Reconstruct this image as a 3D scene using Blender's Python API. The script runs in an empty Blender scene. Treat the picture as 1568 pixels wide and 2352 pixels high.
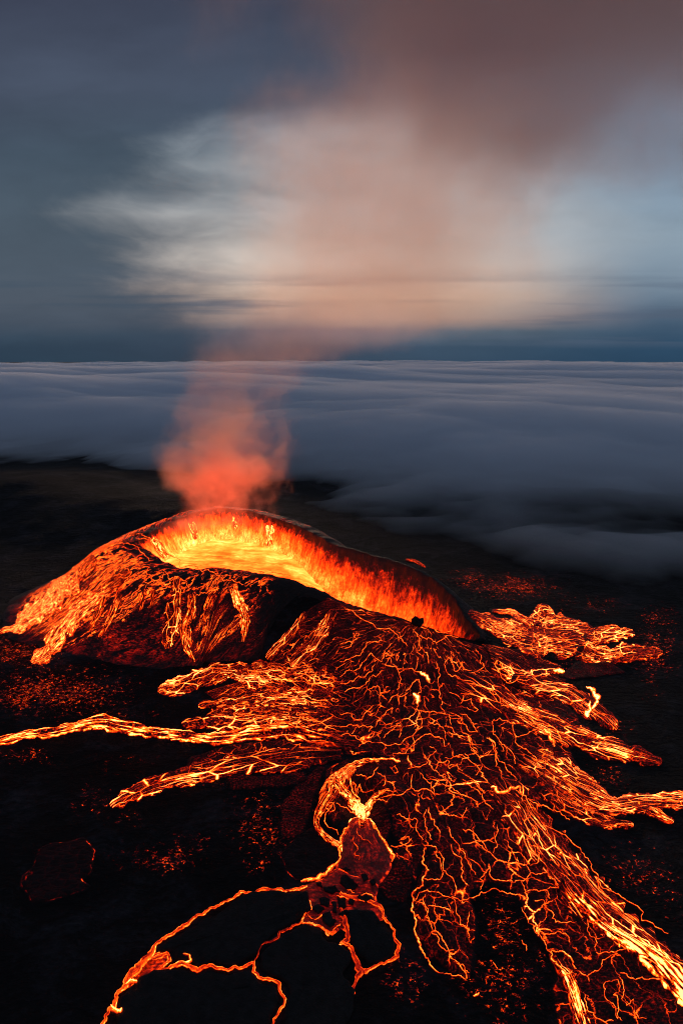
import bpy, math, random
import numpy as np
from mathutils import Vector
from mathutils.bvhtree import BVHTree

random.seed(7)
rng = np.random.default_rng(11)
R = math.radians
scene = bpy.context.scene
COL = scene.collection

# ------------------------------------------------------------------ camera
CAM_H = 120.0
PITCH = R(12.6)
cam_d = bpy.data.cameras.new('camera')
cam = bpy.data.objects.new('camera', cam_d)
COL.objects.link(cam)
cam.location = (0, 0, CAM_H)
cam.rotation_euler = (R(90) - PITCH, 0, 0)
cam_d.sensor_fit = 'HORIZONTAL'
cam_d.sensor_width = 24.0
cam_d.lens = 24.0
cam_d.clip_start = 1.0
cam_d.clip_end = 90000
scene.camera = cam

# ------------------------------------------------------------------ render settings
scene.render.engine = 'CYCLES'
cy = scene.cycles
cy.use_denoising = True
cy.max_bounces = 10
cy.diffuse_bounces = 2
cy.glossy_bounces = 2
cy.transparent_max_bounces = 8
cy.volume_bounces = 6
cy.volume_max_steps = 256
cy.sample_clamp_indirect = 6.0
cy.use_adaptive_sampling = True
cy.adaptive_threshold = 0.03
cy.filter_width = 1.1
cy.denoising_prefilter = 'ACCURATE'
vs = scene.view_settings
vs.view_transform = 'Standard'
vs.look = 'None'
vs.exposure = 0.0
vs.gamma = 1.0
vs.use_curve_mapping = False


def lin(r, g, b):
    f = lambda c: (c / 12.92) if c <= 0.04045 else ((c + 0.055) / 1.055) ** 2.4
    return (f(r / 255), f(g / 255), f(b / 255))


# ------------------------------------------------------------------ node helper
class NB:
    def __init__(self, tree):
        self.t = tree
        self.t.nodes.clear()

    def new(self, kind, **kw):
        n = self.t.nodes.new(kind)
        for k, v in kw.items():
            setattr(n, k, v)
        return n

    def put(self, sock, v):
        if isinstance(v, bpy.types.NodeSocket):
            self.t.links.new(v, sock)
        elif v is not None:
            if sock.type == 'RGBA' and isinstance(v, (tuple, list)) and len(v) == 3:
                v = (*v, 1.0)
            if sock.type == 'VECTOR' and isinstance(v, (int, float)):
                v = (v, v, v)
            sock.default_value = v

    def m(self, op, a, b=None, c=None, clamp=False):
        n = self.new('ShaderNodeMath', operation=op, use_clamp=clamp)
        self.put(n.inputs[0], a)
        self.put(n.inputs[1], b)
        self.put(n.inputs[2], c)
        return n.outputs[0]

    def add(self, a, b): return self.m('ADD', a, b)
    def sub(self, a, b): return self.m('SUBTRACT', a, b)
    def mul(self, a, b): return self.m('MULTIPLY', a, b)
    def div(self, a, b): return self.m('DIVIDE', a, b)
    def pow(self, a, b): return self.m('POWER', a, b)
    def mx(self, a, b): return self.m('MAXIMUM', a, b)
    def mn(self, a, b): return self.m('MINIMUM', a, b)
    def sat(self, a): return self.m('ADD', a, 0.0, clamp=True)

    def v(self, op, a, b=None):
        n = self.new('ShaderNodeVectorMath', operation=op)
        self.put(n.inputs[0], a)
        if op == 'SCALE':
            self.put(n.inputs['Scale'], b)
        elif b is not None:
            self.put(n.inputs[1], b)
        return n.outputs['Value'] if op in ('LENGTH', 'DISTANCE', 'DOT_PRODUCT') else n.outputs[0]

    def step(self, x, lo, hi, a=0.0, b=1.0, kind='SMOOTHSTEP'):
        n = self.new('ShaderNodeMapRange', interpolation_type=kind)
        n.clamp = True
        self.put(n.inputs['Value'], x)
        self.put(n.inputs['From Min'], lo)
        self.put(n.inputs['From Max'], hi)
        self.put(n.inputs['To Min'], a)
        self.put(n.inputs['To Max'], b)
        return n.outputs['Result']

    def noise(self, vec, scale, detail=2.0, rough=0.5, dist=0.0, dims='3D', color=False, w=None):
        n = self.new('ShaderNodeTexNoise', noise_dimensions=dims)
        self.put(n.inputs['Vector'], vec)
        if w is not None:
            self.put(n.inputs['W'], w)
        self.put(n.inputs['Scale'], scale)
        self.put(n.inputs['Detail'], detail)
        self.put(n.inputs['Roughness'], rough)
        self.put(n.inputs['Distortion'], dist)
        return n.outputs['Color' if color else 'Fac']

    def voro(self, vec, scale, feature='DISTANCE_TO_EDGE', rand=1.0, dims='2D', out='Distance'):
        n = self.new('ShaderNodeTexVoronoi', voronoi_dimensions=dims, feature=feature)
        self.put(n.inputs['Vector'], vec)
        self.put(n.inputs['Scale'], scale)
        self.put(n.inputs['Randomness'], rand)
        return n.outputs[out]

    def sep(self, vec):
        n = self.new('ShaderNodeSeparateXYZ')
        self.put(n.inputs[0], vec)
        return n.outputs[0], n.outputs[1], n.outputs[2]

    def comb(self, x=0.0, y=0.0, z=0.0):
        n = self.new('ShaderNodeCombineXYZ')
        for i, q in enumerate((x, y, z)):
            self.put(n.inputs[i], q)
        return n.outputs[0]

    def attr(self, name, out='Fac'):
        n = self.new('ShaderNodeAttribute', attribute_name=name)
        return n.outputs[out]

    def ramp(self, fac, stops, interp='LINEAR'):
        n = self.new('ShaderNodeValToRGB')
        cr = n.color_ramp
        cr.interpolation = interp
        stops = [(p, (c, c, c) if isinstance(c, (int, float)) else c) for p, c in stops]
        cr.elements[0].position = stops[0][0]
        cr.elements[0].color = (*stops[0][1], 1)
        cr.elements[1].position = stops[-1][0]
        cr.elements[1].color = (*stops[-1][1], 1)
        for p, c in stops[1:-1]:
            e = cr.elements.new(p)
            e.color = (*c, 1)
        self.put(n.inputs['Fac'], fac)
        return n.outputs['Color']

    def table(self, x, pts, interp='LINEAR'):
        """piecewise function of x through (x, value) pairs, by a ramp"""
        xs = [p[0] for p in pts]
        ys = [p[1] for p in pts]
        x0, x1, y0, y1 = min(xs), max(xs), min(ys), max(ys)
        if y1 - y0 < 1e-9:
            y1 = y0 + 1e-6
        t = self.step(x, x0, x1, kind='LINEAR')
        r = self.ramp(t, [((a - x0) / (x1 - x0), (b - y0) / (y1 - y0)) for a, b in pts], interp)
        return self.add(self.mul(r, y1 - y0), y0)

    def mixc(self, f, a, b, blend='MIX'):
        n = self.new('ShaderNodeMix', data_type='RGBA', blend_type=blend)
        self.put(n.inputs[0], f)
        self.put(n.inputs[6], a)
        self.put(n.inputs[7], b)
        return n.outputs[2]


# ------------------------------------------------------------------ world: dusk sky with cloud layers
SUN_EL, SUN_AZ = R(0.6), R(-6.0)          # low behind the plume, a little left of straight ahead
world = bpy.data.worlds.new('World')
scene.world = world
world.use_nodes = True
nb = NB(world.node_tree)
gen = nb.new('ShaderNodeTexCoord').outputs['Generated']
dx, dy, dz = nb.sep(gen)
ady = nb.mx(nb.m('ABSOLUTE', dy), 0.25)
U = nb.div(dx, ady)
V = nb.div(dz, ady)
pos = nb.comb(U, nb.mul(V, 3.2), 0.0)
wn = nb.noise(pos, 2.2, 5.0, 0.55)              # broad wisps
sw = nb.v('SCALE', nb.v('SUBTRACT', nb.noise(nb.comb(U, nb.mul(V, 2.0), 7.0), 3.0, 3.0, 0.5, color=True), 0.5), 0.35)
wn2 = nb.noise(nb.v('ADD', nb.comb(nb.add(U, nb.mul(V, .35)), nb.mul(V, 2.9), 4.0), sw), 4.2, 6.0, 0.58)
Vw = nb.add(V, nb.mul(nb.sub(wn, 0.5), 0.05))


def vr(stops):
    # ramp over V in -0.1 .. 0.5
    return [((p + 0.1) / 0.6, lin(*c)) for p, c in stops]


vt = nb.step(Vw, -0.1, 0.5, kind='LINEAR')
mid = nb.ramp(vt, vr([(-0.02, (44, 66, 86)), (0.012, (54, 76, 96)), (0.035, (92, 106, 120)), (0.055, (176, 152, 142)), (0.085, (206, 180, 162)),
                      (0.13, (205, 194, 185)), (0.2, (186, 187, 188)), (0.27, (164, 172, 178)), (0.34, (128, 136, 150)), (0.46, (92, 98, 114))]))
right = nb.ramp(vt, vr([(-0.02, (38, 64, 88)), (0.02, (46, 76, 102)), (0.06, (80, 102, 124)), (0.1, (112, 130, 147)), (0.16, (138, 156, 171)),
                        (0.24, (132, 157, 179)), (0.32, (126, 152, 176)), (0.45, (96, 104, 120))]))
left = nb.ramp(vt, vr([(-0.02, (40, 60, 76)), (0.02, (44, 64, 82)), (0.07, (60, 79, 97)), (0.13, (56, 75, 92)), (0.2, (62, 80, 96)),
                       (0.27, (58, 75, 92)), (0.35, (68, 79, 98)), (0.45, (60, 67, 86))]))
col = nb.mixc(nb.step(nb.add(U, nb.mul(nb.sub(wn, .5), .16)), 0.14, 0.46), mid, right)
# thin dark bands over the horizon
bn = nb.noise(nb.comb(nb.mul(U, 1.3), nb.mul(V, 26.0), 2.0), 1.6, 4.0, 0.55)
band = nb.mul(nb.step(bn, 0.47, 0.66), nb.mul(nb.step(V, 0.01, 0.035), nb.step(V, 0.13, 0.085)))
col = nb.mixc(nb.mul(band, 0.7), col, lin(84, 98, 118))
# dark cloud mass on the left with ragged wisps
edge = nb.table(V, [(-0.05, -0.05), (0.03, -0.13), (0.06, -0.2), (0.085, -0.21), (0.11, -0.26), (0.135, -0.29), (0.165, -0.2),
                    (0.195, -0.27), (0.225, -0.18), (0.26, -0.2), (0.29, -0.17), (0.315, -0.04), (0.34, 0.06), (0.38, .22), (0.5, 0.6)])
lm = nb.add(nb.sub(edge, U), nb.add(nb.mul(nb.sub(wn, .5), .26), nb.mul(nb.sub(wn2, .5), .38)))
lmask = nb.step(lm, -0.22, 0.15)
col = nb.mixc(nb.mul(lmask, 0.95), col, left)
mot = nb.noise(nb.v('ADD', nb.comb(nb.mul(U, 1.0), nb.mul(V, 3.4), 9.0), sw), 2.8, 5.0, 0.55)
col = nb.mixc(1.0, col, nb.comb(*[nb.step(mot, 0.25, 0.75, 0.84, 1.22, 'LINEAR')] * 3), 'MULTIPLY')
# unseen sky overhead, brightened to add blue-grey light on the fog and ground
col = nb.mixc(nb.step(nb.div(dz, 1.0), 0.5, 0.85), col, lin(104, 116, 136))
sky = nb.new('ShaderNodeTexSky', sky_type='NISHITA')
sky.sun_disc = False
sky.sun_elevation = SUN_EL
sky.sun_rotation = SUN_AZ
sky.altitude = 300
bg1 = nb.new('ShaderNodeBackground')
nb.put(bg1.inputs['Color'], sky.outputs[0])
bg1.inputs['Strength'].default_value = 0.0005
bg2 = nb.new('ShaderNodeBackground')
nb.put(bg2.inputs['Color'], col)
bg2.inputs['Strength'].default_value = 0.97
ads = nb.new('ShaderNodeAddShader')
nb.put(ads.inputs[0], bg1.outputs[0])
nb.put(ads.inputs[1], bg2.outputs[0])
wo = nb.new('ShaderNodeOutputWorld')
nb.put(wo.inputs['Surface'], ads.outputs[0])
world.cycles.sampling_method = 'MANUAL'
world.cycles.sample_map_resolution = 512

# ------------------------------------------------------------------ sun, veiled and low at the horizon
sun_d = bpy.data.lights.new('sun', 'SUN')
sun_d.energy = 2.2
sun_d.angle = R(14)
sun_d.color = (1.0, 0.62, 0.41)
sun = bpy.data.objects.new('sun', sun_d)
COL.objects.link(sun)
sd = Vector((math.sin(SUN_AZ) * math.cos(SUN_EL), math.cos(SUN_AZ) * math.cos(SUN_EL), math.sin(SUN_EL)))
sun.rotation_euler = (-sd).to_track_quat('-Z', 'Y').to_euler()

# ------------------------------------------------------------------ picture coordinates -> space
CP, SP = math.cos(PITCH), math.sin(PITCH)
F = 1568.0


def ray(x, y):
    a, b = (x - 784) / F, (1176 - y) / F
    return np.array([a, CP + b * SP, -SP + b * CP])


def at_z(x, y, z):
    d = ray(x, y)
    return np.array([0, 0, CAM_H]) + d * ((z - CAM_H) / d[2])


# the photograph was measured in five enlargements; these bring their coordinates together
def Z1(p): return [(.5038 * q[0], .5038 * q[1] + 1102.2, *[.5038 * w for w in q[2:3]], *q[3:]) for q in p]
def Z2(p): return [(780.7 + .502 * q[0], 1240 + .502 * q[1], *[.502 * w for w in q[2:3]], *q[3:]) for q in p]
def Z3(p): return [(.5038 * q[0], 1607.4 + .5038 * q[1], *[.5038 * w for w in q[2:3]], *q[3:]) for q in p]
def Z4(p): return [(780.7 + .502 * q[0], 1745.2 + .502 * q[1], *[.502 * w for w in q[2:3]], *q[3:]) for q in p]
def Z5(p): return [(624.6 + .246 * q[0], 1699.2 + .246 * q[1], *[.246 * w for w in q[2:3]], *q[3:]) for q in p]


# ------------------------------------------------------------------ numpy noise
def _hash(ix, iy, s):
    n = (ix.astype(np.int64) * 374761393 + iy.astype(np.int64) * 668265263 + s * 974634777) & 0x7fffffff
    n = ((n ^ (n >> 13)) * 1274126177) & 0x7fffffff
    n = (n ^ (n >> 16)) & 0x7fffffff
    return n / 0x7fffffff


def vnoise(x, y, s=0):
    x = np.asarray(x, float)
    y = np.asarray(y, float)
    ix, iy = np.floor(x), np.floor(y)
    fx, fy = x - ix, y - iy
    fx = fx * fx * fx * (fx * (fx * 6 - 15) + 10)
    fy = fy * fy * fy * (fy * (fy * 6 - 15) + 10)
    a, b = _hash(ix, iy, s), _hash(ix + 1, iy, s)
    c, d = _hash(ix, iy + 1, s), _hash(ix + 1, iy + 1, s)
    return (a + (b - a) * fx) * (1 - fy) + (c + (d - c) * fx) * fy


def fbm(x, y, o=4, s=0, g=0.5):
    x = np.asarray(x, float)
    y = np.asarray(y, float)
    r, a, t = 0.0, 1.0, 0.0
    for k in range(o):
        r = r + a * (vnoise(x * 2 ** k + 17.3 * k, y * 2 ** k - 9.1 * k, s + k) - .5)
        t += a
        a *= g
    return r / t * 2


def sstep(x, a, b):
    t = np.clip((np.asarray(x, float) - a) / (b - a), 0, 1)
    return t * t * (3 - 2 * t)


def seg_dist(px, py, poly, closed=False):
    """distance to a polyline; also the running parameter (index + fraction) of the nearest point"""
    P = np.asarray(poly, float)[:, :2]
    n = len(P)
    best = np.full(np.shape(px), 1e18)
    par = np.zeros(np.shape(px))
    for i in range(n if closed else n - 1):
        a, b = P[i], P[(i + 1) % n]
        d = b - a
        L = max(d @ d, 1e-9)
        t = np.clip(((px - a[0]) * d[0] + (py - a[1]) * d[1]) / L, 0, 1)
        q = (px - a[0] - t * d[0]) ** 2 + (py - a[1] - t * d[1]) ** 2
        m = q < best
        best = np.where(m, q, best)
        par = np.where(m, i + t, par)
    return np.sqrt(best), par


def inside(px, py, poly):
    P = np.asarray(poly, float)
    r = np.zeros(np.shape(px), bool)
    n = len(P)
    for i in range(n):
        x0, y0 = P[i][:2]
        x1, y1 = P[(i + 1) % n][:2]
        if y0 == y1:
            continue
        c = ((y0 > py) != (y1 > py)) & (px < (x1 - x0) * (py - y0) / (y1 - y0) + x0)
        r ^= c
    return r


def smooth_curve(pts, n, closed=False):
    """Catmull-Rom through points of any dimension, n samples"""
    P = np.asarray(pts, float)
    m = len(P)
    seg = m if closed else m - 1
    ts = np.linspace(0, seg, n, endpoint=not closed)
    out = []
    for t in ts:
        i = min(int(t), seg - 1)
        f = t - i
        g = (lambda k: P[k % m]) if closed else (lambda k: P[min(max(k, 0), m - 1)])
        p0, p1, p2, p3 = g(i - 1), g(i), g(i + 1), g(i + 2)
        out.append(.5 * (2 * p1 + (p2 - p0) * f + (2 * p0 - 5 * p1 + 4 * p2 - p3) * f * f + (3 * p1 - p0 - 3 * p2 + p3) * f ** 3))
    return np.array(out)


# ------------------------------------------------------------------ objects
def tag(o, label=None, cat=None, group=None, kind=None):
    for k, v in (('label', label), ('category', cat), ('group', group), ('kind', kind or ('thing' if cat else None))):
        if v:
            o[k] = v
    return o


def empty(name, loc):
    o = bpy.data.objects.new(name, None)
    COL.objects.link(o)
    o.location = [float(q) for q in loc]
    o.empty_display_size = 2
    return o


def mesh_obj(name, verts, faces, mat=None, parent=None, attrs=None, uv=None, smooth=True):
    me = bpy.data.meshes.new(name)
    verts = np.asarray(verts, np.float32)
    if parent is not None:
        verts = verts - np.array(parent.location, np.float32)
    faces = np.asarray(faces)
    me.vertices.add(len(verts))
    me.vertices.foreach_set('co', verts.ravel())
    k = faces.shape[1]
    me.loops.add(faces.size)
    me.loops.foreach_set('vertex_index', faces.ravel().astype(np.int32))
    me.polygons.add(len(faces))
    me.polygons.foreach_set('loop_start', np.arange(0, faces.size, k, dtype=np.int32))
    me.polygons.foreach_set('loop_total', np.full(len(faces), k, np.int32))
    me.update(calc_edges=True)
    if smooth:
        me.polygons.foreach_set('use_smooth', np.ones(len(faces), bool))
    for nme, arr in (attrs or {}).items():
        a = me.attributes.new(nme, 'FLOAT', 'POINT')
        a.data.foreach_set('value', np.asarray(arr, np.float32))
    if uv is not None:
        a = me.attributes.new('flow', 'FLOAT_VECTOR', 'POINT')
        u3 = np.zeros((len(verts), 3), np.float32)
        u3[:, :2] = uv
        a.data.foreach_set('vector', u3.ravel())
    o = bpy.data.objects.new(name, me)
    COL.objects.link(o)
    if mat:
        me.materials.append(mat)
    if parent is not None:
        o.parent = parent
    return o


def grid_faces(nr, nc, wrap=False):
    i = np.arange(nr - 1)[:, None]
    j = np.arange(nc if wrap else nc - 1)[None, :]
    a = i * nc + j
    b = i * nc + (j + 1) % nc
    return np.stack([a, b, b + nc, a + nc], -1).reshape(-1, 4)


class Surf:
    """everything built so far that lava may lie on"""
    def __init__(self):
        self.v, self.f, self.n, self.b = [], [], 0, None

    def add(self, v, f):
        self.v.append(np.asarray(v, float))
        f = np.asarray(f)
        if f.shape[1] == 4:
            f = np.concatenate([f[:, [0, 1, 2]], f[:, [0, 2, 3]]])
        self.f.append(f + self.n)
        self.n += len(v)
        self.b = None

    def bvh(self):
        if self.b is None:
            self.b = BVHTree.FromPolygons(np.concatenate(self.v).tolist(), np.concatenate(self.f).tolist(), all_triangles=True)
        return self.b

    def hit(self, x, y):
        d = ray(x, y)
        h = self.bvh().ray_cast(Vector((0, 0, CAM_H)), Vector(d).normalized())
        return np.array(h[0]) if h[0] is not None else at_z(x, y, 0)

    def z(self, x, y):
        h = self.bvh().ray_cast(Vector((x, y, 300)), Vector((0, 0, -1)))
        return h[0].z if h[0] is not None else 0.0


SURF = Surf()

# ------------------------------------------------------------------ materials
def new_mat(name):
    m = bpy.data.materials.new(name)
    m.use_nodes = True
    return m, NB(m.node_tree)


def lava_colour(nb, h, r=5.0, g=.62, b=0.05, pr=2.5, pg=4.4, pb=8.5):
    h = nb.mn(nb.mx(h, 0.0), 1.28)
    return nb.comb(nb.mul(nb.pow(h, pr), r), nb.mul(nb.pow(h, pg), g), nb.mul(nb.pow(h, pb), b))


def finish(nb, m, base, emit, rough=0.7, bump=None, bdist=0.3, bstr=0.6, sample=False, spec=.25):
    p = nb.new('ShaderNodeBsdfPrincipled')
    nb.put(p.inputs['Base Color'], base)
    nb.put(p.inputs['Roughness'], rough)
    p.inputs['Specular IOR Level'].default_value = spec
    if emit is not None:
        nb.put(p.inputs['Emission Color'], emit)
        p.inputs['Emission Strength'].default_value = 1.0
    if bump is not None:
        bn = nb.new('ShaderNodeBump')
        bn.inputs['Strength'].default_value = bstr
        bn.inputs['Distance'].default_value = bdist
        nb.put(bn.inputs['Height'], bump)
        nb.put(p.inputs['Normal'], bn.outputs[0])
    o = nb.new('ShaderNodeOutputMaterial')
    nb.put(o.inputs['Surface'], p.outputs[0])
    if not sample:
        m.cycles.emission_sampling = 'NONE'
    return m


def lava_crust(name, Ls, Lt, w=.05, fil=0., Fs=14., Ft=4., K=5., warp1=4., warp2=1.2, gain=1., fine=.5, edge=0., bg=.25, cover=.5):
    """cooling crust: plates and filaments drawn out along the flow, glowing in the cracks between them"""
    m, nb = new_mat(name)
    uv = nb.attr('flow', 'Vector')
    heat = nb.attr('glow')
    ed = nb.attr('edge')
    n1 = nb.v('SUBTRACT', nb.noise(uv, .07, 2., .5, color=True), .5)
    n2 = nb.v('SUBTRACT', nb.noise(uv, .5, 5., .7, color=True), .5)
    p = nb.v('ADD', uv, nb.v('ADD', nb.v('SCALE', n1, warp1 * 2), nb.v('SCALE', n2, warp2 * 2)))
    gv = nb.v('MULTIPLY', uv, (.4, 1., 0))
    m1 = nb.step(nb.noise(gv, .15, 4., .6), .64 - cover * .42, .86 - cover * .3)
    m2 = nb.step(nb.noise(nb.v('ADD', gv, (31, 7, 0)), .2, 4., .6), .66 - cover * .38, .88 - cover * .3)
    lit = nb.add(.3, nb.mul(heat, .75))
    # plates
    v1 = nb.voro(nb.v('MULTIPLY', p, (1 / Ls, 1 / Lt, 0)), 1.0)
    w1 = nb.mul(nb.mul(nb.add(.3, nb.mul(m1, 1.1)), w), lit)
    h1 = nb.mul(nb.pow(nb.sat(nb.sub(1.0, nb.div(v1, w1))), .7), nb.add(.12, nb.mul(m1, .9)))
    hal = nb.mul(nb.mul(nb.pow(nb.sat(nb.sub(1.0, nb.div(v1, nb.mul(w1, 4.)))), 2.0), .3), nb.add(.3, nb.mul(m1, .7)))
    v2 = nb.voro(nb.v('ADD', nb.v('MULTIPLY', p, (2.1 / Ls, 2.4 / Lt, 0)), (3.7, 9.1, 0)), 1.0)
    h2 = nb.mul(nb.mul(nb.sat(nb.sub(1.0, nb.div(v2, nb.mul(w1, 1.6)))), m2), fine)
    h = nb.mx(nb.mx(h1, hal), h2)
    if fil:
        fn = nb.noise(nb.v('MULTIPLY', p, (1 / Fs, 1 / Ft, 0)), 1.0, 2.2, .5, dims='2D')
        f = nb.mul(nb.m('ABSOLUTE', nb.sub(nb.m('FRACT', nb.mul(fn, K)), .5)), 2.0)
        wf = nb.mul(nb.mul(nb.add(.3, nb.mul(m2, 1.2)), fil), lit)
        hf = nb.mul(nb.pow(nb.sat(nb.sub(1.0, nb.div(f, wf))), .8), nb.add(.45, nb.mul(m2, .55)))
        hf2 = nb.mul(nb.pow(nb.sat(nb.sub(1.0, nb.div(f, nb.mul(wf, 3.2)))), 1.6), .34)
        h = nb.mx(h, nb.mx(hf, hf2))
    sp = nb.step(nb.noise(uv, 1.7, 4., .75), .42, .7)
    sp2 = nb.step(nb.noise(uv, .2, 3., .55), .3, .7)
    h = nb.mx(h, nb.mul(nb.mul(sp, nb.add(.4, nb.mul(sp2, .6))), bg))
    h = nb.mul(h, lit)
    if edge:
        en = nb.step(nb.noise(uv, .4, 4., .65), .42, .66)
        e1 = nb.mul(nb.step(ed, .8, .92), nb.step(ed, .99, .94))
        h = nb.mx(h, nb.mul(nb.mul(e1, en), nb.mul(heat, edge)))
    rag = nb.add(ed, nb.mul(nb.sub(nb.noise(uv, .35, 3., .6), .5), .5))
    h = nb.mul(nb.mul(h, gain), nb.mul(nb.step(rag, 1.05, .8), nb.step(ed, 1.0, .9)))
    bmp = nb.add(nb.mul(nb.noise(uv, .9, 5., .65), .6), nb.mul(nb.mn(v1, .3), 1.2))
    base = nb.ramp(nb.noise(uv, .4, 4., .6), [(.3, (.004, .0035, .004)), (.7, (.012, .0105, .012))])
    return finish(nb, m, base, lava_colour(nb, h), .8, bmp, .5, .8, spec=.12)


def lava_stream(name, Ls=16., Lt=2.6, K=6., gain=1., hot=.55, edge=.4, bg=.3, fill=.5, warp=1.):
    """fast lava: thin filaments drawn out along the flow, dark scales of crust between"""
    m, nb = new_mat(name)
    uv = nb.attr('flow', 'Vector')
    heat = nb.attr('glow')
    ed = nb.attr('edge')
    n1 = nb.v('SUBTRACT', nb.noise(uv, .12, 3., .55, color=True), .5)
    n2 = nb.v('SUBTRACT', nb.noise(uv, .8, 4., .68, color=True), .5)
    p = nb.v('ADD', uv, nb.v('ADD', nb.v('MULTIPLY', n1, (3. * warp, 2.6 * warp, 0)), nb.v('MULTIPLY', n2, (2.2 * warp, 1.3 * warp, 0))))
    fn = nb.noise(nb.v('MULTIPLY', p, (1 / Ls, 1 / Lt, 0)), 1.0, 2.5, .55, dims='2D')
    f = nb.mul(nb.m('ABSOLUTE', nb.sub(nb.m('FRACT', nb.mul(fn, K)), .5)), 2.0)
    lo = nb.noise(nb.v('MULTIPLY', uv, (.1, .3, 0)), 1.0, 4., .62)
    k = nb.sat(nb.add(nb.mul(heat, .62), nb.mul(nb.sub(lo, .52), 1.5)))
    a = nb.sat(nb.sub(1.0, nb.div(f, nb.add(.1, nb.mul(k, fill * 1.6)))))
    blot = nb.step(nb.noise(nb.v('MULTIPLY', p, (.5, 1.1, 0)), 1.0, 3., .65), .62, .42)
    h = nb.mul(nb.mul(nb.pow(a, .7), nb.add(hot, nb.mul(k, 1.1 - hot))), nb.add(.5, nb.mul(blot, .5)))
    sp = nb.step(nb.noise(uv, 1.5, 3., .7), .42, .75)
    h = nb.mx(h, nb.mul(sp, bg))
    if edge:
        en = nb.step(nb.noise(uv, .3, 4., .65), .35, .62)
        e1 = nb.mul(nb.step(ed, .6, .82), nb.step(ed, .98, .9))
        h = nb.mx(h, nb.mul(nb.mul(e1, en), nb.mul(heat, edge)))
    rag = nb.add(ed, nb.mul(nb.sub(nb.noise(uv, .45, 3., .6), .5), .7))
    h = nb.mul(h, nb.mul(nb.add(.3, nb.mul(heat, .72)), gain))
    h = nb.mul(h, nb.mul(nb.step(rag, 1.05, .72), nb.step(ed, 1., .88)))
    base = nb.ramp(nb.noise(uv, .8, 3., .6), [(.3, (.004, .0035, .004)), (.7, (.011, .0098, .011))])
    return finish(nb, m, base, lava_colour(nb, h), .8, nb.noise(uv, 1.2, 4., .6), .3, .7, spec=.12)


def crack_mat(name, r=5.5, g=.85, b=.09):
    m, nb = new_mat(name)
    uv = nb.attr('flow', 'Vector')
    n = nb.noise(uv, .5, 4., .6)
    n2 = nb.noise(uv, 1.6, 3., .6)
    h = nb.mul(nb.mul(nb.attr('glow'), nb.step(n, .28, .6, .5, 1.12)), nb.step(n2, .3, .7, .75, 1.15))
    return finish(nb, m, (.008, .007, .007), lava_colour(nb, h, r, g, b), .8)


def pool_mat(name, lo=.22, hi=.55):
    """skin of slow lava, dull red with brighter folds"""
    m, nb = new_mat(name)
    uv = nb.attr('flow', 'Vector')
    heat = nb.attr('glow')
    ed = nb.attr('edge')
    n = nb.noise(uv, .35, 5., .65)
    n1 = nb.v('SCALE', nb.v('SUBTRACT', nb.noise(uv, .2, 3., .6, color=True), .5), 3.0)
    f = nb.noise(nb.v('MULTIPLY', nb.v('ADD', uv, n1), (.3, 2.2, 0)), 1.0, 5., .72)
    h = nb.add(lo, nb.mul(nb.mul(nb.step(n, .35, .7), nb.step(f, .35, .7)), hi - lo))
    h = nb.mul(h, nb.step(nb.noise(uv, 1.3, 4., .7), .3, .6, .45, 1.1))
    e1 = nb.mul(nb.step(ed, .5, .9), nb.step(nb.noise(uv, .5, 4., .6), .35, .62))
    h = nb.mx(h, nb.mul(e1, .75))
    h = nb.mul(h, heat)
    base = (.008, .006, .006)
    return finish(nb, m, base, lava_colour(nb, h), .55, nb.add(f, n), .25, .6)


def rock_mat(name, lo=(.005, .0046, .005), hi=(.018, .0168, .018), scale=.35, bstr=1.0, rough=.75):
    m, nb = new_mat(name)
    c = nb.new('ShaderNodeTexCoord').outputs['Object']
    n = nb.noise(c, scale, 6., .65, .4)
    n2 = nb.noise(c, scale * 5, 5., .7)
    base = nb.ramp(n, [(.3, lo), (.72, hi)])
    return finish(nb, m, base, None, .9, nb.add(n, nb.mul(n2, .4)), 1.0, bstr)


M_PLATE = lava_crust('plated lava crust', 6.5, 3.4, w=.036, fil=.1, Fs=20, Ft=6., K=5, warp1=4., warp2=1.1, fine=.35, bg=.33, cover=.6, gain=1.4)
M_FINE = lava_crust('fine cracked lava crust', 5.5, 2.4, w=.05, fil=.18, Fs=9., Ft=2.5, K=5., warp1=2.5, warp2=.8, fine=.75, bg=.44, cover=.74, edge=.6, gain=1.5)
M_TONGUE = lava_crust('lava tongue crust', 8.0, 2.4, w=.042, fil=.17, Fs=26., Ft=3.1, K=6.5, warp1=1.4, warp2=.5, fine=.65, bg=.42, cover=.74, edge=.6, gain=1.5)
M_STREAM = lava_stream('fast lava stream', 16., 1.2, K=5., fill=.5, warp=.4, gain=1.5, bg=.5)
M_CHANNEL = lava_stream('lava channel', 26., 2.2, K=5.5, hot=.7, edge=.9, fill=.46, warp=.36, gain=1.5, bg=.5)
M_CRACK = crack_mat('glowing crack')
M_POOL = pool_mat('dull red lava skin')
M_BAND = None
M_SLAB = rock_mat('black crust slab', (.0025, .0024, .0027), (.014, .0138, .0155), .5)
M_ROCK = rock_mat('black basalt rock')

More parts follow.
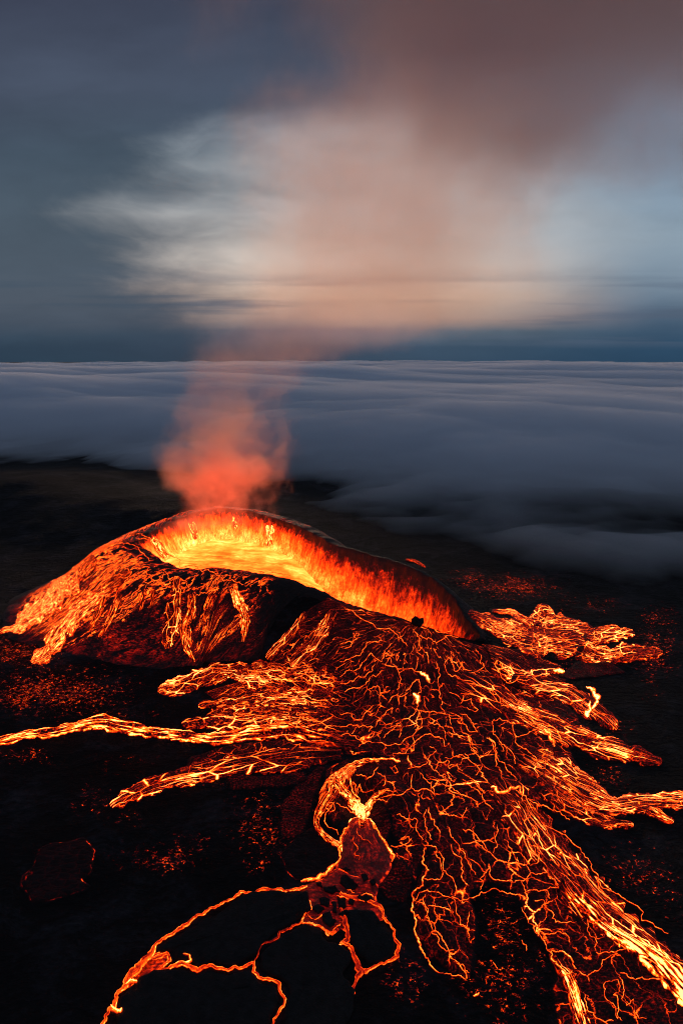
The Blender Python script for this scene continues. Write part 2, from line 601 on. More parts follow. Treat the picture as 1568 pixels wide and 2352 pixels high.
# ------------------------------------------------------------------ crater rim and volcano shape
#        picture x, y, height, reach of the outer slope, activity of the outer slope
RIM = [(318, 1243, 31.0, 68, 1.9), (345, 1268, 29.0, 68, 1.7), (385, 1292, 27.5, 61, 1.3), (430, 1306, 26.6, 54, 1.0),
       (520, 1305, 26.5, 50, 1.0), (600, 1318, 25.0, 45, .7), (655, 1327, 23.6, 40, .12), (700, 1342, 21.5, 36, .02),
       (745, 1361, 19.0, 34, .1), (800, 1386, 15.5, 28, .3), (860, 1406, 12.5, 22, .4), (920, 1421, 9.6, 16, .5),
       (985, 1441, 7.0, 10, .6), (1050, 1464, 4.6, 8, .4), (1096, 1470, 4.4, 8, .2), (1092, 1446, 6.6, 12, .1),
       (1062, 1405, 10.5, 16, .1), (1030, 1360, 15.0, 22, .1), (980, 1322, 19.0, 28, .1), (920, 1293, 22.5, 34, .1),
       (850, 1272, 25.2, 40, .1), (770, 1252, 28.0, 45, .15), (715, 1222, 30.2, 48, .3), (655, 1197, 32.0, 50, .4),
       (590, 1178, 33.0, 52, .5), (510, 1168, 33.8, 54, .5), (440, 1180, 33.4, 56, .6), (375, 1208, 32.6, 64, 1.7)]
rim3 = np.array([at_z(a, b, c) for a, b, c, d, e in RIM])
rim_c = smooth_curve(np.column_stack([rim3, [r[3] for r in RIM], [r[4] for r in RIM], np.arange(len(RIM))]), 560, closed=True)
rim_c[:, 5] = np.linspace(0, len(RIM), 560, endpoint=False)
rim_c[:, 3] = np.clip(rim_c[:, 3], 6, 80)
CREST = np.array([at_z(*r[:3]) for r in RIM[7:13]])
MED = np.array([(-64, 340, 17.0), (-40, 330, 15.5), (-14, 314, 8.0), (16, 300, -5.0), (36, 287, -7.0), (47, 277, -7.0)])
VENT = at_z(830, 1868, 1.0)


def ground_h(x, y):
    x = np.asarray(x, float)
    y = np.asarray(y, float)
    r = np.hypot(x, y)
    h = fbm(x / 70, y / 70, 4, 3) * 1.6 + fbm(x / 14, y / 14, 3, 9) * .45
    h = h * sstep(r, 30, 160) * (1 + 2.5 * sstep(y, 420, 900))
    # rising ground behind and to the left
    h = h + 16 * np.exp(-((x + 300) / 150) ** 2 - ((y - 620) / 110) ** 2)
    h = h + 9 * np.exp(-((x + 150) / 90) ** 2 - ((y - 520) / 70) ** 2)
    h = h + 7 * np.exp(-((x - 230) / 150) ** 2 - ((y - 560) / 90) ** 2)
    # mound of overflowed lava below the breach
    d, par = seg_dist(x, y, CREST)
    cz = np.interp(par, np.arange(len(CREST)), CREST[:, 2])
    rad = np.interp(par, np.arange(len(CREST)), [39, 50, 60, 66, 66, 60])
    u = np.clip(d / rad, 0, 1)
    mo = (cz - .6) * (1 - u) ** 1.25 * (1 + .5 * u)
    ins = inside(x, y, rim_c)
    mo = np.where(ins, -16.0, mo)
    near = np.clip(1 - u, 0, 1)
    h = h * (1 - .7 * near) + mo
    # spatter rampart round the small vent, open to the front
    vx, vy = x - VENT[0], y - (VENT[1] + 5)
    vr_ = np.hypot(vx, vy)
    ang = np.abs(np.arctan2(vx, -vy))
    ring = np.exp(-((vr_ - 9.5) / 3.6) ** 2) * sstep(ang, .5, 1.5)
    h = h + 3.2 * ring * (1 + .35 * fbm(x / 4, y / 4, 3, 5)) - 1.5 * np.exp(-(vr_ / 5) ** 2)
    return h


# ------------------------------------------------------------------ ground: one sheet to the horizon
def axis(lo, hi, st, far, g=1.12):
    a = list(np.arange(lo, hi + st / 2, st))
    s = st
    while a[-1] < far:
        s *= g
        a.append(a[-1] + s)
    s = st
    while a[0] > -far:
        s *= g
        a.insert(0, a[0] - s)
    return np.array(a)


gx = axis(-260, 260, 1.3, 30000)
gy = axis(70, 460, 1.3, 30000)
GX, GY = np.meshgrid(gx, gy)
GZ = ground_h(GX, GY)
gverts = np.stack([GX, GY, GZ], -1).reshape(-1, 3)
gfaces = grid_faces(len(gy), len(gx))

# where embers still glow in the old crust: picture x, y, radius x, radius y, strength
EMB = [(120, 1590, 190, 60, .9), (60, 1500, 90, 50, .8), (230, 1640, 140, 40, .5), (300, 1760, 90, 30, .45), (60, 1740, 90, 25, .5),
       (210, 1840, 60, 40, .5), (360, 1970, 95, 35, .75), (450, 1930, 80, 30, .4), (600, 1900, 90, 80, .7), (590, 1985, 60, 40, .5),
       (1150, 2130, 60, 130, .8), (1160, 2260, 120, 90, .8), (930, 2260, 60, 80, .6), (1000, 2200, 60, 80, .3), (1450, 2010, 110, 80, .55),
       (1540, 2080, 60, 100, .4), (1500, 1500, 60, 70, .7), (1180, 1350, 110, 30, .8), (1080, 1330, 60, 25, .7), (1350, 1390, 110, 30, .4),
       (1510, 1420, 60, 40, .5), (1430, 1680, 60, 40, .4), (700, 1850, 30, 90, .6), (1010, 1920, 40, 80, .5), (300, 1880, 60, 30, .4),
       (1390, 1790, 60, 40, .6), (1500, 1600, 40, 30, .3), (1340, 1520, 120, 30, .4), (480, 1800, 140, 25, .3), (860, 2200, 60, 60, .2)]
emb = np.zeros(len(gverts))
sel = (gverts[:, 1] > 60) & (gverts[:, 1] < 700) & (np.abs(gverts[:, 0]) < 400)
d = gverts - np.array([0, 0, CAM_H])
cyy = d[:, 1] * CP - d[:, 2] * SP
PX = 784 + F * d[:, 0] / np.maximum(cyy, 1)
PY = 1176 - F * (d[:, 1] * SP + d[:, 2] * CP) / np.maximum(cyy, 1)
for ex, ey, rx, ry, s in EMB:
    emb = np.maximum(emb, np.where(sel, s * np.exp(-((PX - ex) / rx) ** 2 - ((PY - ey) / ry) ** 2), 0))

m, nb = new_mat('dark lava field')
c = nb.new('ShaderNodeTexCoord').outputs['Object']
e = nb.attr('embers')
n = nb.noise(c, .05, 6., .62, .6)
n2 = nb.noise(c, .6, 6., .68, .3)
rope = nb.noise(nb.v('MULTIPLY', nb.v('ADD', c, nb.v('SCALE', nb.noise(c, .06, 3., .5, color=True), 22.)), (.12, .5, .3)), 1.0, 4., .6)
tone = nb.add(nb.mul(n, .5), nb.add(nb.mul(n2, .25), nb.mul(rope, .25)))
base = nb.ramp(tone, [(.36, (.003, .003, .0033)), (.5, (.008, .0076, .0086)), (.6, (.021, .0215, .027)), (.7, (.05, .051, .062))])  # bluish light end of the ramp paints the sky sheen into the rock
wv = nb.v('ADD', c, nb.v('SCALE', nb.v('SUBTRACT', nb.noise(c, .5, 4., .65, color=True), .5), 3.2))
ve = nb.voro(nb.v('MULTIPLY', wv, (.6, 1.2, 0)), 1.0)
gate = nb.noise(c, .6, 4., .66)
gate2 = nb.noise(c, .09, 2., .5)
pm = nb.add(nb.mul(e, .34), nb.mul(nb.sub(gate2, .5), .35))
on = nb.step(nb.add(gate, nb.mul(pm, .7)), .62, .76)
hh = nb.mul(nb.mul(nb.sat(nb.sub(1.0, nb.div(ve, .075))), on), nb.step(e, .03, .3))
spk = nb.mul(nb.step(nb.add(nb.noise(c, 1.1, 3., .6), nb.mul(pm, .4)), .7, .82), nb.step(e, .1, .6))
var = nb.step(nb.noise(c, .8, 3., .6), .35, .65, .35, 1.05)
hot = nb.mx(nb.mul(nb.mul(hh, 1.0), var), nb.mul(spk, .5))
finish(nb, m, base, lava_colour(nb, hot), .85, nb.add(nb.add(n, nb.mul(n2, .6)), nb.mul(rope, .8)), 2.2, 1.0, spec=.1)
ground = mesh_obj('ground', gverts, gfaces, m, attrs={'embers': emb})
tag(ground, 'black rough lava field with scattered glowing embers reaching to the horizon', 'ground', kind='structure')
k = np.isin(np.arange(len(gverts)), np.arange(len(gverts)))
i0, i1 = np.searchsorted(gy, 60), np.searchsorted(gy, 900)
j0, j1 = np.searchsorted(gx, -500), np.searchsorted(gx, 500)
sub = np.stack([GX[i0:i1, j0:j1], GY[i0:i1, j0:j1], GZ[i0:i1, j0:j1]], -1)
SURF.add(sub.reshape(-1, 3), grid_faces(*sub.shape[:2]))

# ------------------------------------------------------------------ volcano: outer slope, crater wall, lava lake
N = len(rim_c)
volcano = tag(empty('volcano', (-60, 335, 0)), 'erupting volcanic cone with a glowing lava lake in its breached crater', 'volcano')
tan = np.roll(rim_c[:, :2], -6, 0) - np.roll(rim_c[:, :2], 6, 0)
nrm = np.column_stack([tan[:, 1], -tan[:, 0]])
nrm /= np.linalg.norm(nrm, axis=1)[:, None]
cen = np.array([-40, 325])
if np.mean(np.sum(nrm * (rim_c[:, :2] - cen), 1)) < 0:
    nrm = -nrm
for _ in range(30):
    nrm = (np.roll(nrm, 1, 0) + nrm * 2 + np.roll(nrm, -1, 0))
    nrm /= np.linalg.norm(nrm, axis=1)[:, None]
rim_c[:, :2] += nrm * (1.2 * fbm(np.arange(N) / 9., np.zeros(N), 4, 22, .6))[:, None]
arc = np.concatenate([[0], np.cumsum(np.linalg.norm(np.diff(rim_c[:, :2], axis=0), axis=1))])
lipz = fbm(arc / 6, arc * 0, 5, 21, .65) * 1.0
rows = 64
shoulder = np.interp(rim_c[:, 5], [0, 3, 6, 20, 23, 28], [1, .8, 0, 0, 1, 1])
ov, oheat, ouv, oact = [], [], [], []
for k in range(rows):
    u = 1.12 * (k / (rows - 1)) ** 1.15
    rad = rim_c[:, 3] * u
    prof = np.interp(u, [0, .06, .14, .3, .6, .85, 1.0, 1.12], [0, .015, .07, .26, .64, .88, 1.0, 1.13])
    sh = np.interp(u, [0, .15, .32, .6, .85, 1.0, 1.12], [0, .02, .16, .62, .90, .99, 1.05])
    prof = prof + (sh - prof) * shoulder
    z = rim_c[:, 2] + (rim_c[:, 2] + 1.0) * -prof + lipz * (1 - min(u * 3, 1))
    px = rim_c[:, 0] + nrm[:, 0] * rad
    py = rim_c[:, 1] + nrm[:, 1] * rad
    gully = fbm(arc / 7, np.full(N, u * .6), 3, 31) * .9 * min(1, u * 4)
    z = z + gully + fbm(px / 3, py / 3, 3, 33) * .35 * min(1, u * 6)
    ov.append(np.column_stack([px, py, z]))
    act = rim_c[:, 4]
    oact.append(np.full(N, u))
    oheat.append(act)
    ouv.append(np.column_stack([rad + 3, arc * (1 + .4 * u)]))
ov, oheat, ouv, oact = [np.concatenate(q) for q in (ov, oheat, ouv, oact)]
of = grid_faces(rows, N, wrap=True)[:, ::-1]

m, nb = new_mat('volcano slope')
uv = nb.attr('flow', 'Vector')
act = nb.attr('glow')
dn = nb.attr('edge')       # 0 at the rim, 1 at the foot
n1 = nb.v('SCALE', nb.v('SUBTRACT', nb.noise(uv, .16, 3., .55, color=True), .5), 5.)
n2 = nb.v('SCALE', nb.v('SUBTRACT', nb.noise(uv, .8, 5., .7, color=True), .5), 2.6)
p = nb.v('ADD', uv, nb.v('ADD', n1, n2))
v1 = nb.mul(nb.m('ABSOLUTE', nb.sub(nb.noise(nb.v('MULTIPLY', p, (.17, .3, 0)), 1.0, 3., .55), .5)), 2.4)
g1 = nb.noise(uv, .13, 3., .6)
up = nb.step(dn, .55, .15)
act2 = nb.mx(nb.sub(act, 1.0), 0.0)
act = nb.mn(act, 1.0)
k1 = nb.mul(nb.step(nb.add(g1, nb.mul(up, .1)), .47, .7), act)
h1 = nb.mul(nb.sat(nb.sub(1.0, nb.div(v1, nb.add(.02, nb.mul(k1, .1))))), nb.mul(nb.step(k1, 0.02, .45), nb.add(.35, nb.mul(up, .6))))
st = nb.noise(nb.v('MULTIPLY', p, (.16, .95, 0)), 1.0, 4., .65)
dullm = nb.mul(nb.step(dn, .08, .55), act)
spk = nb.noise(uv, 1.5, 4., .72)
h2 = nb.mul(nb.step(nb.add(nb.mul(st, .45), nb.mul(spk, .55)), .42, .66), nb.mul(dullm, nb.step(g1, .32, .62, .2, .58)))
h3 = nb.mul(nb.step(spk, .58, .72), nb.mul(dullm, nb.step(g1, .35, .65, .4, .85)))
# rivulets drawn out down the slope
fs = nb.noise(nb.v('MULTIPLY', p, (.05, .5, 0)), 1.0, 3., .55, dims='2D')
fl = nb.mul(nb.m('ABSOLUTE', nb.sub(nb.m('FRACT', nb.mul(fs, 5.5)), .5)), 2.0)
gs = nb.add(nb.noise(nb.v('MULTIPLY', uv, (.035, .12, 0)), 1.0, 4., .6), nb.mul(act2, .22))
ks = nb.mul(nb.mul(nb.step(gs, .47, .63), nb.step(dn, .04, .24)), nb.mul(nb.step(dn, 1.0, .6), act))
h4 = nb.mul(nb.pow(nb.sat(nb.sub(1.0, nb.div(fl, nb.add(.03, nb.mul(ks, .5))))), .8), nb.mul(nb.step(ks, .02, .5), nb.add(.74, nb.mul(spk, .55))))
h1 = nb.mx(h1, h4)
rim_dark = nb.step(dn, .02, .16, .55, 1.0)
h = nb.mul(nb.mul(nb.mx(h1, nb.mx(h2, h3)), rim_dark), nb.step(nb.add(dn, nb.mul(nb.sub(spk, .5), .5)), 1.02, .78, .15, 1.))
base = nb.ramp(nb.noise(uv, .5, 5., .65), [(.3, (.004, .0035, .004)), (.72, (.015, .0135, .015))])
finish(nb, m, base, lava_colour(nb, h), .72, nb.add(nb.noise(uv, .5, 6., .7), nb.mul(st, .4)), 1.4, 1.0)
mesh_obj('cone', ov, of, m, volcano, {'glow': oheat, 'edge': oact}, ouv)
SURF.add(ov, of)

# inner wall and floor: from the rim down to the toe, then on to the middle of the crater
mp_d, mp_par = seg_dist(rim_c[:, 0], rim_c[:, 1], MED)
mid3 = np.column_stack([np.interp(mp_par, np.arange(len(MED)), MED[:, i]) for i in range(3)])
drop = np.maximum(rim_c[:, 2] - mid3[:, 2], .3)
steep = np.interp(rim_c[:, 5], [0, 5, 12, 16, 20, 24, 28], [.55, .5, .5, .62, .62, .55, .55])
frac = np.clip(drop * steep / np.maximum(mp_d, .1), .05, .82)
iv, ih, ie, iu = [], [], [], []
wr = 34
#  hot along the back and left, cooler on the right-hand wall
whot = np.interp(rim_c[:, 5], [0, 2, 6, 12, 15, 17, 19, 20, 21, 22.3, 24, 26, 28], [1, 1, 1, .6, .2, .26, .36, .44, .5, .66, .86, 1, 1])
for k in range(wr):
    u = k / (wr - 1)
    f = frac * (u ** 1.15)
    xy = rim_c[:, :2] + (mid3[:, :2] - rim_c[:, :2]) * f[:, None]
    prof = np.interp(u, [0, .08, .25, .7, 1], [0, .04, .22, .78, 1])
    z = rim_c[:, 2] - drop * prof + lipz * (1 - u)
    jag = fbm(arc / 3.4, np.full(N, u * 3), 4, 41, .6) * 1.7 * math.sin(min(1, u * 1.3 + .12) * math.pi * .8)
    xy = xy - nrm * jag[:, None]
    iv.append(np.column_stack([xy, z]))
    ih.append(whot)
    ie.append(np.full(N, u))
    iu.append(np.column_stack([u * drop * 1.2, arc]))
iv, ih, ie, iu = [np.concatenate(q) for q in (iv, ih, ie, iu)]
m, nb = new_mat('glowing crater wall')
uv = nb.attr('flow', 'Vector')
hw = nb.attr('glow')
dn = nb.attr('edge')
n1 = nb.v('SCALE', nb.v('SUBTRACT', nb.noise(uv, .35, 4., .6, color=True), .5), 2.0)
p = nb.v('ADD', uv, n1)
s1 = nb.noise(nb.v('MULTIPLY', p, (.16, .5, 0)), 1.0, 5., .68)
s2 = nb.noise(nb.v('MULTIPLY', p, (.7, 1.3, 0)), 1.0, 4., .75)
big = nb.noise(uv, .1, 5., .65)
tex = nb.add(nb.mul(s1, .55), nb.mul(s2, .45))
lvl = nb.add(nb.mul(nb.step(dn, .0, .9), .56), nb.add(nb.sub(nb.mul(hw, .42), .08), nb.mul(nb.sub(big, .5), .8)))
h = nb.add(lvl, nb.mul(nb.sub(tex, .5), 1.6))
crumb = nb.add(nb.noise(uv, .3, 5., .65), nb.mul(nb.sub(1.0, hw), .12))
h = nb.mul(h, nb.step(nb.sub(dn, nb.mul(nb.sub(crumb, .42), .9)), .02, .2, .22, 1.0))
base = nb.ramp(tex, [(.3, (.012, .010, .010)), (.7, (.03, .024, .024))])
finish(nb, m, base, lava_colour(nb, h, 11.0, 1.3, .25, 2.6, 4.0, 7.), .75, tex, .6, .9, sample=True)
wf = grid_faces(wr, N, wrap=True)
mesh_obj('crater_wall', iv, wf, m, volcano, {'glow': ih, 'edge': ie}, iu)
SURF.add(iv, wf)
lv, le = [], []
lr = 18
base_xy = rim_c[:, :2] + (mid3[:, :2] - rim_c[:, :2]) * frac[:, None]
for k in range(lr):
    u = k / (lr - 1)
    xy = base_xy + (mid3[:, :2] - base_xy) * u - (nrm * -0.6 if k == 0 else 0)
    lv.append(np.column_stack([xy, mid3[:, 2] + .02 + fbm(xy[:, 0] / 6, xy[:, 1] / 6, 2, 51) * .25 * (k > 0) + (k == 0) * .2]))
    le.append(np.full(N, u))
lv, le = np.concatenate(lv), np.concatenate(le)
m, nb = new_mat('molten lava lake')
uv = nb.attr('flow', 'Vector')
n1 = nb.v('SCALE', nb.v('SUBTRACT', nb.noise(uv, .06, 3., .55, color=True), .5), 26.)
p = nb.v('ADD', uv, n1)
s1 = nb.noise(nb.v('MULTIPLY', p, (.05, .3, 0)), 1.0, 5., .6)
s2 = nb.noise(uv, .12, 4., .6)
h = nb.add(nb.add(.62, nb.mul(nb.step(nb.attr('edge'), .9, .1), .15)), nb.add(nb.mul(nb.sub(s1, .5), .9), nb.mul(nb.sub(s2, .5), .7)))
finish(nb, m, (.03, .02, .015), lava_colour(nb, h, 13., 1.35, .3, 2.2, 3.0, 6.), .5, s1, .3, .4, sample=True)
lf = grid_faces(lr, N, wrap=True)
mesh_obj('lava_lake', lv, lf, m, volcano, {'edge': le}, lv[:, :2])
SURF.add(lv, lf)


# ------------------------------------------------------------------ lava builders
def resample(P, step):
    P = np.asarray(P, float)
    L = np.concatenate([[0], np.cumsum(np.linalg.norm(np.diff(P[:, :2], axis=0), axis=1))])
    n = max(6, int(L[-1] / step))
    c = smooth_curve(P, max(60, n * 3))
    L = np.concatenate([[0], np.cumsum(np.linalg.norm(np.diff(c[:, :2], axis=0), axis=1))])
    t = np.linspace(0, L[-1], n)
    return np.column_stack([np.interp(t, L, c[:, i]) for i in range(c.shape[1])])


SEED = [0]


def flow(pts, mat, thick=.5, rough=.25, name='lava_flow', parent=None, nc=13, taper=True, lift=.12, step=3.0, add=True, ss=1., ts=1., fade=0.):
    """a body of lava along a centre line measured in the picture: (x, y, half width, heat)"""
    SEED[0] += 1
    s = SEED[0]
    P = [(*q, 1.0) if len(q) < 4 else q for q in pts]
    C = resample(P, step)
    n = len(C)
    tg = np.gradient(C[:, :2], axis=0)
    tg /= np.linalg.norm(tg, axis=1)[:, None]
    nn = np.column_stack([-tg[:, 1], tg[:, 0]])
    ii = np.arange(n)
    wl = C[:, 2] * (1 + rough * (fbm(ii * step / 22, ii * 0, 3, s * 7) * 1.6))
    wr_ = C[:, 2] * (1 + rough * (fbm(ii * step / 22, ii * 0 + 5, 3, s * 7 + 3) * 1.6))
    if taper:
        end = np.minimum(1, np.sqrt(np.clip((n - 1 - ii) * step / np.maximum(C[-1, 2] * 1.2, 3), 0.02, 1)))
        wl, wr_ = wl * end, wr_ * end
    A = np.array([SURF.hit(*(C[i, :2] + nn[i] * wl[i])) for i in range(n)])
    B = np.array([SURF.hit(*(C[i, :2] - nn[i] * wr_[i])) for i in range(n)])
    M = (A + B) / 2
    Cc = np.array([SURF.hit(*C[i, :2]) for i in range(n)])
    AB = (A - B) / np.maximum(np.linalg.norm(A - B, axis=1), 1e-6)[:, None]
    off = np.clip(np.sum((M - Cc) * AB, 1), -6, 6)
    fr = np.clip(ii / max(n * fade, 1e-6), 0, 1) if fade else np.ones(n)
    hs = .2 + .8 * sstep(fr, 0, 1)
    L = np.concatenate([[0], np.cumsum(np.linalg.norm(np.diff(M, axis=0), axis=1))])
    W = np.linalg.norm(A - B, axis=1)
    V_, uv, ht, ed = [], [], [], []
    for i in range(n):
        for j in range(nc):
            t = j / (nc - 1) * 2 - 1
            q = M[i] + (A[i] - B[i]) * t / 2
            z = SURF.z(q[0], q[1])
            prof = 1 - abs(t) ** 3
            endf = min(1, (n - 1 - i) / 4 + .15, i / 3 + .15)
            zz = z + (lift + thick * prof * (.85 + .2 * float(vnoise(q[0] / 6, q[1] / 6, s)))) * endf - (.6 if abs(t) > .999 else 0) - (.5 if i in (0, n - 1) else 0)
            V_.append((q[0], q[1], zz))
            uv.append((L[i] / ss + s * 137.0, (t * W[i] / 2 + off[i]) / ts + s * 71.0))
            ht.append(C[i, 3] * hs[i])
            ed.append(abs(t))
    Fc = grid_faces(n, nc)
    o = mesh_obj(name, V_, Fc, mat, parent, {'glow': ht, 'edge': ed}, uv)
    if add:
        SURF.add(V_, Fc)
    return o


def sheet(poly, mat, name, thick=.5, res=.9, rag=1.6, uvmode=None, heat=1.0, parent=None, edge_w=3.0, add=True, lift=.1):
    """a spread of lava inside an outline measured in the picture"""
    SEED[0] += 1
    s = SEED[0]
    W = np.array([SURF.hit(x, y) for x, y in poly])
    x0, y0 = W[:, :2].min(0) - 4
    x1, y1 = W[:, :2].max(0) + 4
    xs, ys = np.arange(x0, x1, res), np.arange(y0, y1, res)
    X, Y = np.meshgrid(xs, ys)
    d, _ = seg_dist(X, Y, W, closed=True)
    sd = np.where(inside(X, Y, W), d, -d) + rag * fbm(X / 6, Y / 6, 4, s * 5)
    keep = sd > -2.2
    cell = keep[:-1, :-1] & keep[1:, :-1] & keep[:-1, 1:] & keep[1:, 1:]
    if cell.sum() == 0:
        return None
    idx = -np.ones(X.shape, int)
    used = np.zeros(X.shape, bool)
    used[:-1, :-1] |= cell
    used[1:, :-1] |= cell
    used[:-1, 1:] |= cell
    used[1:, 1:] |= cell
    idx[used] = np.arange(used.sum())
    i, j = np.nonzero(cell)
    Fc = np.stack([idx[i, j], idx[i, j + 1], idx[i + 1, j + 1], idx[i + 1, j]], -1)
    ux, uy, us = X[used], Y[used], sd[used]
    uz = np.array([SURF.z(a, b) for a, b in zip(ux, uy)])
    uz = uz + np.clip(us * .45, -1.2, thick) + lift + .2 * fbm(ux / 3, uy / 3, 3, s) * sstep(us, .5, 2.5)
    V_ = np.column_stack([ux, uy, uz])
    if uvmode is None:
        uv = np.column_stack([ux, uy])
    else:
        uv = uvmode(ux, uy)
    ht = heat(ux, uy) if callable(heat) else np.full(len(ux), heat)
    ed = np.clip(1 - us / edge_w, 0, 1.05)
    o = mesh_obj(name, V_, Fc, mat, parent, {'glow': ht, 'edge': ed}, uv + s * 53.0)
    if add:
        SURF.add(V_, Fc)
    return o


def jag(P, lev=3, amp=.16):
    P = [np.array(p, float) for p in P]
    for k in range(lev):
        Q = [P[0]]
        for a, b in zip(P[:-1], P[1:]):
            L = np.linalg.norm((b - a)[:2])
            mid_ = (a + b) / 2
            if L > 3:
                nn = np.array([-(b - a)[1], (b - a)[0]])
                mid_[:2] += nn * rng.normal(0, amp)
            Q += [mid_, b]
        P = Q
    return np.array(P)


def cracks(lines, name='crack', parent=None, mat=None, width=2.0, lift=.22, amp=.14, lev=3, band=False):
    """open cracks: (x, y[, half width in picture units[, heat]]) polylines, all in one mesh"""
    V_, Fc, ht, uv = [], [], [], []
    SEED[0] += 1
    # a narrow crack is hottest in the middle; a wide one has a dull skin and hot margins
    PROF = ((-1, .25), (-.8, 1.0), (-.55, .62), (0, .5), (.5, .52), (.72, .95), (1, .25)) if band else ((-1, .22), (-.42, .78), (0, 1.08), (.42, .78), (1, .22))
    for ln in lines:
        P = [(q[0], q[1], q[2] if len(q) > 2 else width, q[3] if len(q) > 3 else .9) for q in ln]
        P = jag(P, lev, amp)
        n = len(P)
        if n < 2:
            continue
        tg = np.gradient(P[:, :2], axis=0)
        tg /= np.maximum(np.linalg.norm(tg, axis=1), 1e-6)[:, None]
        nn = np.column_stack([-tg[:, 1], tg[:, 0]])
        wv_ = P[:, 2] * (1 + .55 * fbm(np.arange(n) / 2.2, np.arange(n) * 0 + rng.random() * 50, 2, 3))
        b0 = len(V_)
        Lc = 0
        prev = None
        for i in range(n):
            cpt = SURF.hit(*P[i, :2])
            if prev is not None:
                Lc += min(np.linalg.norm(cpt - prev), 5)
            prev = cpt
            e_ = min(1, (i + .6) / 3, (n - i - .4) / 3)
            off = SURF.hit(*(P[i, :2] + nn[i])) - cpt
            off = off * min(1, .6 / max(np.linalg.norm(off), .01))
            w_ = wv_[i] * (.25 + .75 * e_)
            for t, h_ in PROF:
                q = cpt + off * (t * w_)
                V_.append((q[0], q[1], q[2] + lift * (1 if abs(t) < .9 else .35)))
                ht.append(P[i, 3] * h_)
                uv.append((Lc + b0 * 1.37, t * w_ * .3 + b0))
        Fc.append(grid_faces(n, len(PROF)) + b0)
    Fc = np.concatenate(Fc)
    return mesh_obj(name, V_, Fc, mat or M_CRACK, parent, {'glow': ht, 'edge': np.zeros(len(V_))}, uv)


def slab(poly, name='crust_slab', thick=.55, mat=None, res=8, rag=.03):
    """a floating plate of black crust with a rounded, uneven edge"""
    SEED[0] += 1
    P = jag([*poly, poly[0]], 2, .07)[:-1]
    W = np.array([SURF.hit(x, y) for x, y in P])
    c_ = W.mean(0)
    ns = len(W)
    V_ = []
    for f_, zz in ((1.0, -.25), (1.0, thick * .55), (.965, thick * .9), (.86, thick), (.6, thick * 1.02), (.3, thick)):
        for w in W:
            q = c_ + (w - c_) * f_
            V_.append((q[0], q[1], q[2] + zz + .12 * float(fbm(q[0] / 2.5, q[1] / 2.5, 3, 8)) * (zz > 0)))
    V_.append((c_[0], c_[1], c_[2] + thick))
    Fq = grid_faces(6, ns, wrap=True)
    ct = len(V_) - 1
    tri = [(5 * ns + i, 5 * ns + (i + 1) % ns, ct) for i in range(ns)]
    Ft = np.concatenate([Fq[:, [0, 1, 2]], Fq[:, [0, 2, 3]], np.array(tri)])
    o = mesh_obj(name, V_, Ft, mat or M_SLAB)
    SURF.add(V_, Ft)
    return o

#@@FLOWS@@
# ------------------------------------------------------------------ bright falls and bars inside the crater (parts of the volcano)
M_FALL = lava_stream('white hot lava fall', 9., 1.6, K=4, gain=1.75, hot=.85, edge=0, bg=.9, fill=.9, warp=.5)
for P in ([(437, 1198, 8, .9), (441, 1212, 10, .9), (446, 1228, 9, .8), (450, 1240, 7, .6)],
          [(540, 1186, 7, 1.), (538, 1200, 7, .9), (545, 1218, 4, .7)],
          [(622, 1206, 9, 1.), (620, 1222, 12, 1.1), (618, 1240, 11, 1.), (612, 1256, 10, .9)],
          [(352, 1238, 10, .8), (364, 1252, 12, .9), (374, 1268, 10, .9), (386, 1282, 8, .8)]):
    flow(P, M_FALL, .5, .35, 'lava_fall', volcano, nc=9, step=2.0, add=False)

# ------------------------------------------------------------------ lava fields (large spreads of plated crust)
SRC = at_z(975, 1432, 8)


def radial(kx):
    def f(x, y):
        a = np.arctan2(x - SRC[0], -(y - SRC[1] - 8))
        return np.column_stack([np.hypot(x - SRC[0], y - SRC[1] - 8), a * kx])
    return f


def field_heat(x, y):
    r = np.hypot(x - SRC[0], y - SRC[1])
    return .72 + .35 * fbm(x / 18, y / 18, 3, 77)


FIELD_A = [(752, 1372), (800, 1392), (860, 1411), (920, 1426), (985, 1446), (1060, 1472), (1120, 1490), (1190, 1530), (1270, 1590),
           (1330, 1650), (1350, 1700), (1300, 1730), (1330, 1820), (1290, 1870), (1200, 1862), (1120, 1880), (1010, 1895), (955, 1880), (925, 1800), (900, 1745),
           (780, 1735), (700, 1690), (640, 1690), (560, 1680), (520, 1640), (560, 1590), (600, 1555), (615, 1520), (645, 1478), (682, 1430), (716, 1394)]
fa = sheet(FIELD_A, M_PLATE, 'lava_sheet', .55, .8, 1.4, radial(62), field_heat)
tag(fa, 'cracked dome of lava crust spilling from the crater breach, veined with thin orange cracks', 'lava sheet')
FIELD_B = [(925, 1905), (1000, 1880), (1130, 1850), (1215, 1845), (1290, 1950), (1400, 2085), (1500, 2150), (1600, 2230), (1640, 2420), (1285, 2420), (1275, 2230),
           (1225, 2140), (1180, 2050), (1120, 2030), (1085, 2050), (1095, 2140), (1085, 2235), (1055, 2240), (985, 2190), (948, 2105), (950, 2035), (985, 1965), (950, 1925)]
fb = sheet(FIELD_B, M_PLATE, 'lava_sheet', .55, .7, 1.2, radial(120), lambda x, y: .66 + .3 * fbm(x / 14, y / 14, 3, 78))
tag(fb, 'wide sheet of dark plated crust in the lower right corner, cracked into large plates', 'lava sheet')

